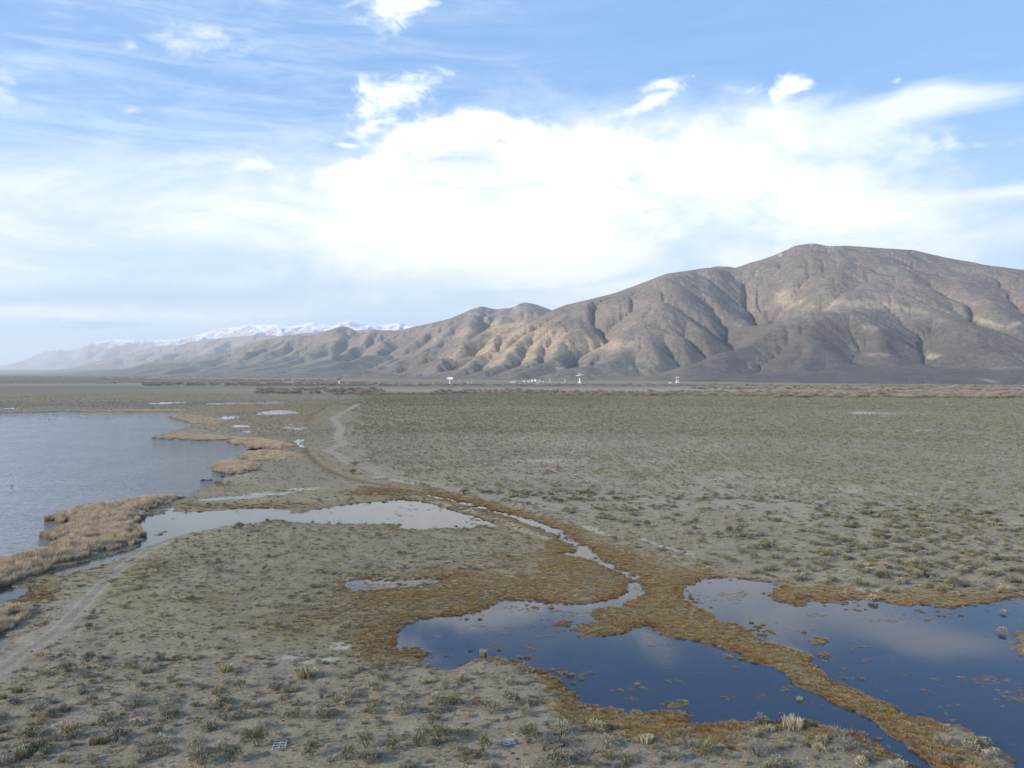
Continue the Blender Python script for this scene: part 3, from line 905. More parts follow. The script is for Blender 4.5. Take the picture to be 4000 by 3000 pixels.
# ----------------------------------------------------------------- mountains
# crest lines and spurs: photo pixel x, y and distance in km
RIDGES = [
    # (width of the rounded top, slope, points)
    (260, 0.36, [(5200, 1220, 7.8), (4600, 1130, 7.6), (4000, 1057, 7.3), (3850, 1038, 7.2), (3700, 1012, 7.1), (3560, 977, 7.0), (3450, 972, 7.0),
                 (3300, 962, 6.95), (3230, 963, 6.9), (3170, 951, 6.9), (3100, 962, 6.9), (3050, 988, 6.8), (2990, 1012, 6.8), (2920, 1032, 6.8), (2870, 1050, 6.8)]),
    (330, 0.36, [(2850, 1046, 6.5), (2800, 1042, 6.4), (2700, 1056, 6.3), (2600, 1070, 6.2), (2500, 1110, 6.2), (2400, 1147, 6.3), (2300, 1172, 6.4),
                 (2200, 1196, 6.5), (2160, 1213, 6.5), (2110, 1240, 6.5)]),
    (120, 0.52, [(2800, 1043, 6.4), (2860, 1066, 6.1), (2932, 1117, 5.8), (2966, 1155, 5.5), (3004, 1195, 5.2), (3035, 1225, 5.0)]),
    (120, 0.5, [(2690, 1065, 6.2), (2715, 1110, 5.9), (2770, 1150, 5.7), (2830, 1200, 5.4), (2860, 1235, 5.2)]),
    (110, 0.5, [(2620, 1120, 5.8), (2700, 1195, 5.4), (2790, 1240, 5.1), (2860, 1272, 4.9), (2900, 1300, 4.75)]),
    (100, 0.45, [(2620, 1180, 5.4), (2680, 1250, 5.0), (2720, 1290, 4.8), (2780, 1340, 4.5)]),
    (120, 0.5, [(2290, 1178, 6.3), (2340, 1210, 6.0), (2372, 1244, 5.75)]),
    (120, 0.45, [(2450, 1150, 6.0), (2420, 1230, 5.6), (2400, 1290, 5.2), (2440, 1330, 4.9)]),
    (160, 0.36, [(2600, 1270, 5.0), (2560, 1300, 4.8), (2480, 1325, 4.6), (2400, 1350, 4.5), (2330, 1385, 4.3), (2240, 1425, 4.0), (2190, 1452, 3.8)]),
    (120, 0.4, [(2700, 1330, 4.6), (2620, 1365, 4.4), (2540, 1390, 4.2), (2450, 1425, 3.95)]),
    (90, 0.42, [(2560, 1300, 4.8), (2600, 1320, 4.6), (2640, 1350, 4.4)]),
    (90, 0.4, [(2300, 1350, 4.7), (2180, 1380, 4.4), (2080, 1430, 4.0), (2020, 1462, 3.8)]),
    # tan hills
    (80, 0.5, [(2165, 1228, 6.1), (2100, 1245, 5.9), (2040, 1256, 5.8), (1960, 1266, 5.7), (1900, 1292, 5.6), (1868, 1290, 5.6), (1810, 1318, 5.6),
               (1740, 1338, 5.6), (1690, 1368, 5.5), (1640, 1400, 5.4), (1590, 1430, 5.2), (1560, 1455, 5.0)]),
    (70, 0.5, [(2110, 1245, 5.9), (2130, 1290, 5.5), (2180, 1330, 5.2), (2240, 1350, 5.0), (2260, 1375, 4.8)]),
    (60, 0.5, [(1960, 1266, 5.7), (1975, 1320, 5.3), (1990, 1370, 5.0), (1960, 1420, 4.7)]),
    (60, 0.5, [(2060, 1256, 5.8), (2080, 1320, 5.3), (2100, 1360, 5.0), (2110, 1400, 4.7)]),
    (60, 0.5, [(1868, 1290, 5.6), (1850, 1350, 5.2), (1860, 1400, 4.9), (1830, 1440, 4.6)]),
    # front spur of the main mountain
    (140, 0.40, [(2480, 1466, 3.7), (2600, 1424, 3.9), (2655, 1398, 4.0), (2768, 1348, 4.2), (2895, 1299, 4.4), (3000, 1257, 4.55), (3055, 1221, 4.65), (3125, 1196, 4.75),
                 (3196, 1166, 4.9), (3261, 1150, 5.05), (3340, 1146, 5.2), (3424, 1158, 5.2), (3505, 1193, 5.0), (3614, 1225, 4.8)]),
    (140, 0.38, [(3210, 1230, 4.6), (3200, 1300, 4.2), (3180, 1370, 3.9), (3160, 1430, 3.55)]),
    (90, 0.42, [(3360, 1200, 4.9), (3390, 1260, 4.6), (3400, 1310, 4.3), (3330, 1360, 4.0)]),
    (110, 0.42, [(3520, 1200, 4.95), (3560, 1260, 4.65), (3600, 1330, 4.3), (3560, 1362, 4.1), (3480, 1395, 3.9), (3420, 1425, 3.7)]),
    (110, 0.42, [(3614, 1225, 4.8), (3680, 1260, 4.6), (3740, 1310, 4.4), (3730, 1370, 4.1)]),
    (120, 0.40, [(4200, 1240, 4.6), (4000, 1292, 4.4), (3900, 1330, 4.25), (3800, 1365, 4.1), (3700, 1395, 3.9), (3620, 1425, 3.7)]),
    (200, 0.36, [(3080, 1190, 5.4), (3170, 1140, 5.6), (3288, 1105, 5.8), (3397, 1084, 6.0), (3505, 1082, 6.0), (3614, 1102, 5.9), (3722, 1140, 5.7),
                 (3831, 1195, 5.4), (3967, 1270, 5.0)]),
    (160, 0.4, [(3700, 1012, 7.1), (3760, 1090, 6.4), (3850, 1140, 6.0), (3960, 1190, 5.6), (4080, 1240, 5.2)]),
    (150, 0.4, [(3200, 970, 6.9), (3120, 1060, 6.4), (3080, 1120, 6.0), (3060, 1180, 5.6)]),
    (150, 0.4, [(3400, 980, 7.0), (3330, 1060, 6.5), (3260, 1110, 6.1)]),
    (200, 0.36, [(4200, 1080, 7.3), (4300, 1180, 6.3), (4200, 1260, 5.4), (4300, 1350, 4.6), (4250, 1430, 3.8)]),
    (200, 0.36, [(4800, 1170, 7.6), (4900, 1280, 6.0), (4850, 1400, 4.4)]),
    # middle range
    (180, 0.42, [(2200, 1225, 9.0), (2140, 1206, 9.0), (2100, 1190, 9.0), (2060, 1181, 9.0), (2035, 1182, 9.0), (2000, 1202, 9.0), (1963, 1203, 9.2), (1940, 1208, 9.2),
                 (1881, 1195, 9.3), (1836, 1209, 9.3), (1768, 1240, 9.4), (1700, 1258, 9.5), (1655, 1267, 9.6), (1606, 1278, 9.7), (1560, 1290, 9.8),
                 (1500, 1290, 10.0), (1450, 1288, 10.1), (1400, 1303, 10.4), (1372, 1280, 10.8), (1339, 1274, 10.9), (1300, 1284, 11.0), (1220, 1310, 11.3),
                 (1120, 1311, 11.8), (1050, 1325, 12.2), (985, 1340, 12.6), (900, 1368, 13.0), (836, 1386, 13.4), (760, 1392, 13.8), (678, 1404, 14.3), (601, 1408, 14.8), (497, 1439, 15.3), (407, 1456, 15.5)]),
    (110, 0.45, [(1881, 1200, 9.2), (1850, 1240, 8.4), (1800, 1290, 7.6), (1740, 1330, 7.0)]),
    (110, 0.45, [(1768, 1242, 9.3), (1720, 1290, 8.4), (1650, 1330, 7.6), (1560, 1370, 6.9)]),
    (110, 0.45, [(1655, 1268, 9.5), (1600, 1310, 8.6), (1520, 1350, 7.8), (1440, 1390, 7.0), (1400, 1430, 6.2)]),
    (120, 0.45, [(1560, 1292, 9.7), (1550, 1330, 9.0), (1480, 1360, 8.4), (1380, 1385, 7.6), (1300, 1420, 6.8)]),
    (110, 0.45, [(1450, 1290, 10.0), (1420, 1330, 9.2), (1340, 1360, 8.6), (1250, 1395, 7.8), (1180, 1430, 7.0)]),
    (110, 0.45, [(1339, 1276, 10.8), (1330, 1320, 9.9), (1270, 1350, 9.2), (1200, 1375, 8.6), (1120, 1410, 7.8), (1050, 1440, 7.2)]),
    (110, 0.45, [(1220, 1311, 11.2), (1190, 1340, 10.4), (1120, 1370, 9.6), (1010, 1400, 8.8), (930, 1435, 8.0)]),
    (110, 0.45, [(1050, 1326, 12.1), (1030, 1360, 11.2), (950, 1385, 10.4), (860, 1415, 9.6), (780, 1440, 8.8)]),
    (110, 0.45, [(836, 1387, 13.3), (800, 1408, 12.2), (700, 1425, 11.2), (600, 1443, 10.4)]),
    (110, 0.45, [(601, 1409, 14.7), (560, 1428, 13.6), (480, 1445, 12.6)]),
    # paler range behind it
    (300, 0.42, [(1500, 1290, 17), (1350, 1290, 18), (1200, 1300, 19), (1100, 1312, 20), (985, 1310, 21), (904, 1317, 22), (813, 1326, 23), (746, 1336, 24), (690, 1350, 25), (633, 1352, 25.5),
                 (542, 1369, 26), (452, 1394, 27), (400, 1405, 27.5), (339, 1416, 28), (271, 1439, 28.5), (180, 1450, 29)]),
    (200, 0.42, [(904, 1320, 21.8), (860, 1350, 19.5), (780, 1375, 18)]),
    (200, 0.42, [(746, 1338, 23.8), (700, 1370, 21.5), (620, 1395, 19.5)]),
    (200, 0.42, [(542, 1371, 25.8), (500, 1400, 23.5), (420, 1425, 21.5)]),
    (200, 0.42, [(1100, 1314, 19.8), (1060, 1340, 17.8), (980, 1365, 16)]),
]
SNOW_RIDGES = [
    (500, 0.5, [(2300, 1240, 20), (2190, 1207, 22), (2100, 1225, 22), (1800, 1262, 22), (1640, 1277, 23), (1606, 1275, 23), (1560, 1260, 23.5), (1520, 1268, 24), (1480, 1272, 24.5),
                (1430, 1270, 26), (1400, 1263, 26.5), (1362, 1254, 27), (1335, 1263, 27), (1307, 1272, 27.5), (1271, 1264, 28), (1240, 1262, 28.3),
                (1217, 1256, 28.5), (1180, 1268, 28.8), (1136, 1274, 29), (1095, 1270, 29.5), (1054, 1267, 30), (1010, 1270, 30.5), (972, 1266, 31), (930, 1278, 31.5),
                (868, 1282, 32), (830, 1293, 32.5), (791, 1303, 33), (732, 1318, 34), (669, 1327, 35.5), (600, 1329, 36.5), (542, 1330, 37.5), (500, 1330, 38),
                (452, 1326, 39), (415, 1330, 39.5), (384, 1336, 40), (350, 1344, 41), (316, 1353, 42), (280, 1370, 43), (226, 1363, 46), (181, 1371, 47), (136, 1389, 48),
                (90, 1410, 49), (30, 1425, 50), (-100, 1440, 51), (-600, 1455, 52)]),
    (300, 0.5, [(1271, 1266, 28), (1230, 1300, 26), (1180, 1330, 24.5)]),
    (300, 0.5, [(1362, 1256, 27), (1330, 1290, 25.4), (1290, 1310, 24)]),
    (300, 0.5, [(1054, 1269, 30), (1000, 1300, 28), (950, 1330, 26.2)]),
    (300, 0.5, [(868, 1284, 32), (820, 1330, 30), (780, 1360, 28.5)]),
    (400, 0.5, [(452, 1328, 39), (420, 1370, 36.5), (370, 1400, 34.5)]),
    (400, 0.5, [(542, 1332, 37.5), (560, 1370, 35), (520, 1400, 33)]),
    (400, 0.5, [(226, 1365, 46), (200, 1400, 43), (160, 1430, 40)]),
]


# stream beds as the photograph shows them: (depth m, half width m, pixels)
VALLEYS = [
    (230, 430, [(2872, 1052), (2915, 1082), (2960, 1118), (2995, 1155), (3022, 1188), (3046, 1212)]),
    (95, 210, [(2712, 1102), (2775, 1150), (2835, 1200), (2862, 1234), (2852, 1252), (2893, 1292)]),
    (80, 180, [(2705, 1194), (2770, 1224), (2842, 1251), (2890, 1290)]),
    (80, 210, [(2305, 1184), (2345, 1214), (2374, 1246), (2330, 1280), (2256, 1316), (2200, 1350)]),
    (40, 150, [(2425, 1180), (2400, 1240), (2340, 1300), (2300, 1340)]),
    (40, 110, [(2680, 1240), (2672, 1295)]),
    (45, 120, [(2595, 1305), (2640, 1352), (2630, 1372)]),
    (50, 140, [(2740, 1290), (2758, 1330), (2752, 1352)]),
    (50, 140, [(2810, 1300), (2840, 1318), (2800, 1345)]),
    (30, 90, [(2505, 1370), (2530, 1398)]),
    (35, 100, [(2480, 1360), (2466, 1395), (2440, 1424)]),
    (50, 140, [(2310, 1345), (2326, 1386), (2280, 1402), (2200, 1422), (2080, 1446)]),
    (80, 190, [(2885, 1294), (2820, 1316), (2740, 1346), (2650, 1386), (2560, 1424), (2480, 1452)]),
    (60, 190, [(3290, 1250), (3315, 1284), (3313, 1350), (3370, 1390), (3446, 1412)]),
    (45, 110, [(3370, 1262), (3388, 1280), (3383, 1310), (3330, 1345)]),
    (50, 150, [(3495, 1305), (3560, 1361)]),
    (75, 230, [(3518, 1212), (3556, 1274), (3612, 1307), (3625, 1367), (3688, 1400), (3760, 1430)]),
    (50, 140, [(3640, 1222), (3625, 1270), (3612, 1305)]),
    (65, 200, [(3700, 1160), (3777, 1193), (3858, 1238), (3955, 1288)]),
    (22, 70, [(3040, 1290), (2990, 1336), (2908, 1410), (2865, 1456)]),
    (26, 75, [(3110, 1290), (3060, 1340), (2963, 1412), (2925, 1462)]),
    (20, 60, [(3150, 1330), (3131, 1374), (3080, 1430)]),
    (24, 70, [(3230, 1340), (3210, 1400), (3190, 1450)]),
    (45, 150, [(3420, 1062), (3343, 1082), (3261, 1124), (3205, 1158), (3140, 1195), (3080, 1226)]),
    (30, 100, [(3180, 1120), (3160, 1160), (3110, 1190)]),
    (35, 110, [(3050, 1060), (3040, 1120), (3060, 1180), (3060, 1230)]),
    (40, 160, [(3560, 1010), (3620, 1070), (3700, 1120), (3790, 1170)]),
    (60, 200, [(3900, 1080), (3960, 1150), (4060, 1220), (4160, 1300)]),
    (50, 120, [(2262, 1300), (2256, 1340), (2238, 1376), (2235, 1392)]),
    (40, 100, [(2100, 1265), (2060, 1310), (2030, 1360), (2010, 1410)]),
    (40, 100, [(2160, 1260), (2130, 1310), (2120, 1360)]),
    (45, 110, [(1990, 1285), (1940, 1330), (1900, 1370), (1880, 1420)]),
    (40, 100, [(1910, 1300), (1870, 1340), (1790, 1380), (1740, 1430)]),
    (40, 100, [(2330, 1330), (2370, 1350), (2400, 1345)]),
    # middle range
    (112, 260, [(1860, 1262), (1855, 1310), (1800, 1340), (1700, 1370), (1600, 1400), (1500, 1440)]),
    (67, 161, [(1770, 1262), (1755, 1300), (1700, 1345)]),
    (127, 260, [(1560, 1298), (1548, 1336), (1470, 1362), (1400, 1400), (1330, 1435)]),
    (67, 161, [(1655, 1285), (1640, 1320), (1560, 1360), (1480, 1400)]),
    (75, 161, [(1420, 1300), (1400, 1345), (1340, 1380), (1260, 1410)]),
    (90, 186, [(1362, 1290), (1352, 1325), (1290, 1355), (1230, 1378)]),
    (75, 173, [(1290, 1300), (1270, 1345), (1190, 1375), (1100, 1420)]),
    (67, 161, [(1180, 1325), (1150, 1352), (1070, 1385), (980, 1420)]),
    (67, 173, [(1020, 1345), (990, 1372), (900, 1400), (820, 1430)]),
    (67, 173, [(880, 1385), (850, 1405), (760, 1425), (690, 1445)]),
    (60, 173, [(700, 1412), (650, 1430), (560, 1447)]),
]


def carve(h, a, b, valleys):
    """cut each stream bed where its line of sight meets the slope"""
    R, T = np.meshgrid(b, a, indexing='ij')
    X, Y = R * np.sin(T), R * np.cos(T)
    e = (h - H) / R
    for (D, w, pts) in valleys:
        P = []
        for (x, y) in pts:
            th = math.atan((x - 2000) / F)
            j = int(np.clip(round((th - a[0]) / (a[1] - a[0])), 0, len(a) - 1))
            tgt = (HZ - y) / F * math.cos(th)
            i = np.argmax(e[:, j] >= tgt)
            if e[i, j] < tgt:
                continue
            P.append((b[i] * math.sin(th), b[i] * math.cos(th)))
        if len(P) < 2:
            continue
        n = len(P) - 1
        cut = np.zeros(h.shape)
        for k, ((ax, ay), (bx, by)) in enumerate(zip(P[:-1], P[1:])):
            if math.hypot(bx - ax, by - ay) > 2500:
                continue
            ex, ey = bx - ax, by - ay
            t = np.clip(((X - ax) * ex + (Y - ay) * ey) / (ex * ex + ey * ey + 1e-9), 0, 1)
            d = np.hypot(X - ax - t * ex, Y - ay - t * ey)
            s = (k + t) / n
            dep = D * (0.35 + 0.65 * np.sin(np.clip(s, 0, 1) * math.pi) ** 0.6)
            cut = np.maximum(cut, dep * np.clip(1 - d / w, 0, 1) ** 1.35)
        h = h - cut
    return h


def erode(h, cell, iters, K, diff, kmap, m=0.45):
    """stream incision on a height field (rows, cols); cell = metres per cell, per row"""
    nr, nc = h.shape
    n = nr * nc
    idx = np.arange(n).reshape(nr, nc)
    cell2 = np.repeat(cell[:, None], nc, 1)
    offs = [(-1, 0), (1, 0), (0, -1), (0, 1), (-1, -1), (-1, 1), (1, -1), (1, 1)]
    levels = int(math.log2(nr + nc)) + 1
    for it in range(iters):
        hp = np.pad(h, 1, mode='edge')
        hp[0, :] = hp[0, :] - 50.0           # the lower edge of the grid is the valley floor
        best = np.full(h.shape, 0.0)
        rec = np.full(h.shape, n)
        nmin = np.full(h.shape, 1e9)
        for k, (a, b) in enumerate(offs):
            hn = hp[1 + a:nr + 1 + a, 1 + b:nc + 1 + b]
            d = cell2 * (1.41421 if a and b else 1.0)
            s = (h - hn) / d
            nmin = np.minimum(nmin, hn)
            tgt = np.full(h.shape, n)
            i0, i1 = max(0, -a), nr - max(0, a)
            j0, j1 = max(0, -b), nc - max(0, b)
            tgt[i0:i1, j0:j1] = idx[i0 + a:i1 + a, j0 + b:j1 + b]
            up = s > best
            best = np.where(up, s, best)
            rec = np.where(up, tgt, rec)
        pit = best <= 0
        A = np.append((cell2 * cell2).ravel(), 0.0)
        R = np.append(rec.ravel(), n)
        for _ in range(levels):
            add = np.bincount(R, weights=A, minlength=n + 1)
            add[n] = 0
            A = A + add
            A[n] = 0
            R = R[R]
            if (R == n).all():
                break
        A = A[:n].reshape(nr, nc)
        dh = K * kmap * A ** m * best
        dh = np.minimum(dh, 0.6 * best * cell2)
        h = h - dh
        h = np.where(pit, nmin + 0.3, h)
        lap = (hp[:-2, 1:-1] + hp[2:, 1:-1] + hp[1:-1, :-2] + hp[1:-1, 2:] - 4 * hp[1:-1, 1:-1])
        lap[0, :] = 0
        h = h + diff * lap
    return h, A


def up2(h):
    nr, nc = h.shape
    a = np.empty((nr, nc * 2))
    hp = np.pad(h, ((0, 0), (1, 1)), mode='edge')
    a[:, 0::2] = 0.75 * h + 0.25 * hp[:, :-2]
    a[:, 1::2] = 0.75 * h + 0.25 * hp[:, 2:]
    b = np.empty((nr * 2, nc * 2))
    ap = np.pad(a, ((1, 1), (0, 0)), mode='edge')
    b[0::2] = 0.75 * a + 0.25 * ap[:-2]
    b[1::2] = 0.75 * a + 0.25 * ap[2:]
    return b


def ridge_height(ridges, X, Y):
    best = np.full(X.shape, -500.0)
    for (w, s, pts) in ridges:
        P = []
        for (x, y, d) in pts:
            gx, gy, gz = at_depth(x, y, d * 1000.0)
            P.append((float(gx), float(gy), float(gz)))
        for (ax, ay, az), (bx, by, bz) in zip(P[:-1], P[1:]):
            ex, ey = bx - ax, by - ay
            L = ex * ex + ey * ey + 1e-9
            t = np.clip(((X - ax) * ex + (Y - ay) * ey) / L, 0, 1)
            d = np.sqrt((X - ax - t * ex) ** 2 + (Y - ay - t * ey) ** 2)
            z = az + t * (bz - az) - s * (np.sqrt(d * d + w * w) - w)
            best = np.maximum(best, z)
    return best


def crest_table(ridges, which):
    pts = sorted([p for i in which for p in ridges[i][2]])
    return np.array(pts, float)


def hardness(pxc, r):
    """how easily the slopes gully, by place: the big mountain is smooth, the hills left of it are cut up"""
    k = np.interp(pxc, [0, 1200, 1700, 2050, 2250, 2500, 3300, 4200], [1.2, 1.1, 0.85, 0.62, 0.32, 0.20, 0.16, 0.17])
    return np.repeat(k[None, :], len(r), 0)


def range_field(ridges, r0, r1, x0, x1, diffs, its, Ks, crests, seed, fan_on, amp):
    """eroded height field on a grid that widens with distance"""
    dth = 0.002
    t0, t1 = math.atan((x0 - 2000) / F), math.atan((x1 - 2000) / F)
    nc = int((t1 - t0) / dth) // 4 * 4
    nr = int(math.log(r1 / r0) / dth) // 4 * 4

    def grid(step):
        a = t0 + (np.arange(nc // step) + 0.5) * dth * step
        b = r0 * np.exp((np.arange(nr // step) + 0.5) * dth * step)
        return a, b
    step = 4
    a, b = grid(step)
    R, T = np.meshgrid(b, a, indexing='ij')
    X, Y = R * np.sin(T), R * np.cos(T)
    u, v = T * 1.0, np.log(R)
    warp = 0.013
    wx = fbm(u / 0.06, v / 0.06, 4, seed + 3) * warp
    wy = fbm(u / 0.06, v / 0.06, 4, seed + 13) * warp
    h = ridge_height(ridges, R * np.exp(wy) * np.sin(T + wx), R * np.exp(wy) * np.cos(T + wx))
    h = h + (1 + 0.9 * (T < -0.02)) * (fbm(u / 0.05, v / 0.05, 5, seed) * amp + fbm(u / 0.12, v / 0.12, 3, seed + 5) * amp * 1.6) * R * sstep(h, 20, 400)
    pxc = 2000 + F * np.tan(T)
    fr = foot_r(pxc)
    fan = np.where(R > fr, 0.055 * (R - fr) * np.exp(-(R - fr) / 9000.0), -3.0 * sstep(fr / R, 1.0, 1.06))
    fan = np.minimum(fan, 0.010 * R + 15)
    if not fan_on:
        fan = np.full(h.shape, -20.0)
    fan = fan + fbm(u / 0.02, v / 0.03, 4, seed + 7) * 0.0010 * R * sstep(R, fr, fr * 1.2)
    kk = 0.004 * R
    mx = np.maximum(h, fan)
    h = mx + kk * np.log1p(np.exp(-np.abs(h - fan) / kk)) * 0.6
    h = np.where(mx < -2, mx, h)
    if fan_on:
        h = carve(h, a, b, VALLEYS)
    for lv in range(3):
        a, b = grid(step)
        h, A = erode(h, b * dth * step, its[lv], Ks[lv], diffs[lv], hardness(2000 + F * np.tan(a), b) ** (1.0, 0.75, 0.55)[lv])
        if lv < 2:
            step //= 2
            h = up2(h)
            a, b = grid(step)
            R, T = np.meshgrid(b, a, indexing='ij')
            h = h + fbm(T / (0.006 * step), np.log(R) / (0.006 * step), 3, seed + 20 + lv) * 0.0010 * step * R * 0.5 * sstep(h, 20, 300)
    R, T = np.meshgrid(b, a, indexing='ij')
    # bring each skyline back to where the photograph shows it
    pxc = 2000 + F * np.tan(a)
    logs, gains = [], []
    for tab in crests:
        d = np.interp(pxc, tab[:, 0], tab[:, 2]) * 1000.0 / np.cos(a)
        y = np.interp(pxc, tab[:, 0], tab[:, 1])
        sl = (HZ - y) / F * np.cos(a)
        g = np.ones(len(a))
        for j in range(len(a)):
            m = (b > d[j] * 0.86) & (b < d[j] * 1.16)
            e = ((h[m, j] - H) / b[m]).max() if m.any() else sl[j]
            g[j] = np.clip((sl[j] + H / d[j]) / max(e + H / d[j], 1e-4), 0.5, 2.2)
        lo, hi = tab[:, 0].min(), tab[:, 0].max()
        ok = (pxc >= lo) & (pxc <= hi)
        g = np.interp(pxc, pxc[ok], g[ok])
        k = np.exp(-np.linspace(-2, 2, 7) ** 2)
        g = np.convolve(np.pad(g, 3, mode='edge'), k / k.sum(), 'valid')
        logs.append(np.log(d))
        gains.append(g)
    W = np.zeros(h.shape)
    G = np.zeros(h.shape)
    lb = np.log(b)[:, None]
    for ld, g in zip(logs, gains):
        w = 1.0 / ((lb - ld[None, :]) ** 2 + 0.004)
        W += w
        G += w * g[None, :]
    G = G / W
    h = np.where(h > 0, h * G, h)
    return a, b, h, A


def mountain_material(snow):
    m = bpy.data.materials.new("snow_rock" if snow else "desert_rock")
    m.use_nodes = True
    N = NT(m.node_tree)
    b = N.n['Principled BSDF']
    at = N.node('ShaderNodeAttribute', attribute_name='rock')
    pos = N.node('ShaderNodeNewGeometry').outputs['Position']
    n1 = N.noise(pos, 0.012 if snow else 0.05, 8, 0.72)
    n2 = N.noise(pos, 0.006, 6, 0.6)
    sp = N.noise(pos, 0.06, 3, 0.8)
    spk = N.smooth(sp, 0.53, 0.62, 1.0, 0.5)
    n4 = N.noise(pos, 0.02 if not snow else 0.004, 7, 0.75, 0.4)
    f = N.math('MULTIPLY', N.smooth(n1, 0.3, 0.7, 0.72, 1.28), N.smooth(n2, 0.3, 0.7, 0.90, 1.1))
    f = N.math('MULTIPLY', f, N.smooth(n4, 0.35, 0.65, 0.84, 1.14))
    if not snow:
        ju = N.node('ShaderNodeAttribute', attribute_name='juniper')
        one = N.mix(ju.outputs['Fac'], (1, 1, 1, 1), spk)
        f = N.math('MULTIPLY', f, one)
    mul = N.node('ShaderNodeVectorMath', operation='SCALE')
    N.l.new(at.outputs['Color'], mul.inputs[0])
    N.put(mul.inputs['Scale'], f)
    N.l.new(mul.outputs[0], b.inputs['Base Color'])
    b.inputs['Roughness'].default_value = 0.95
    b.inputs['Specular IOR Level'].default_value = 0.1
    bm = N.node('ShaderNodeBump')
    bm.inputs['Strength'].default_value = 0.55
    bm.inputs['Distance'].default_value = 25.0 if snow else 13.0
    N.put(bm.inputs['Height'], n1)
    N.l.new(bm.outputs[0], b.inputs['Normal'])
    return m


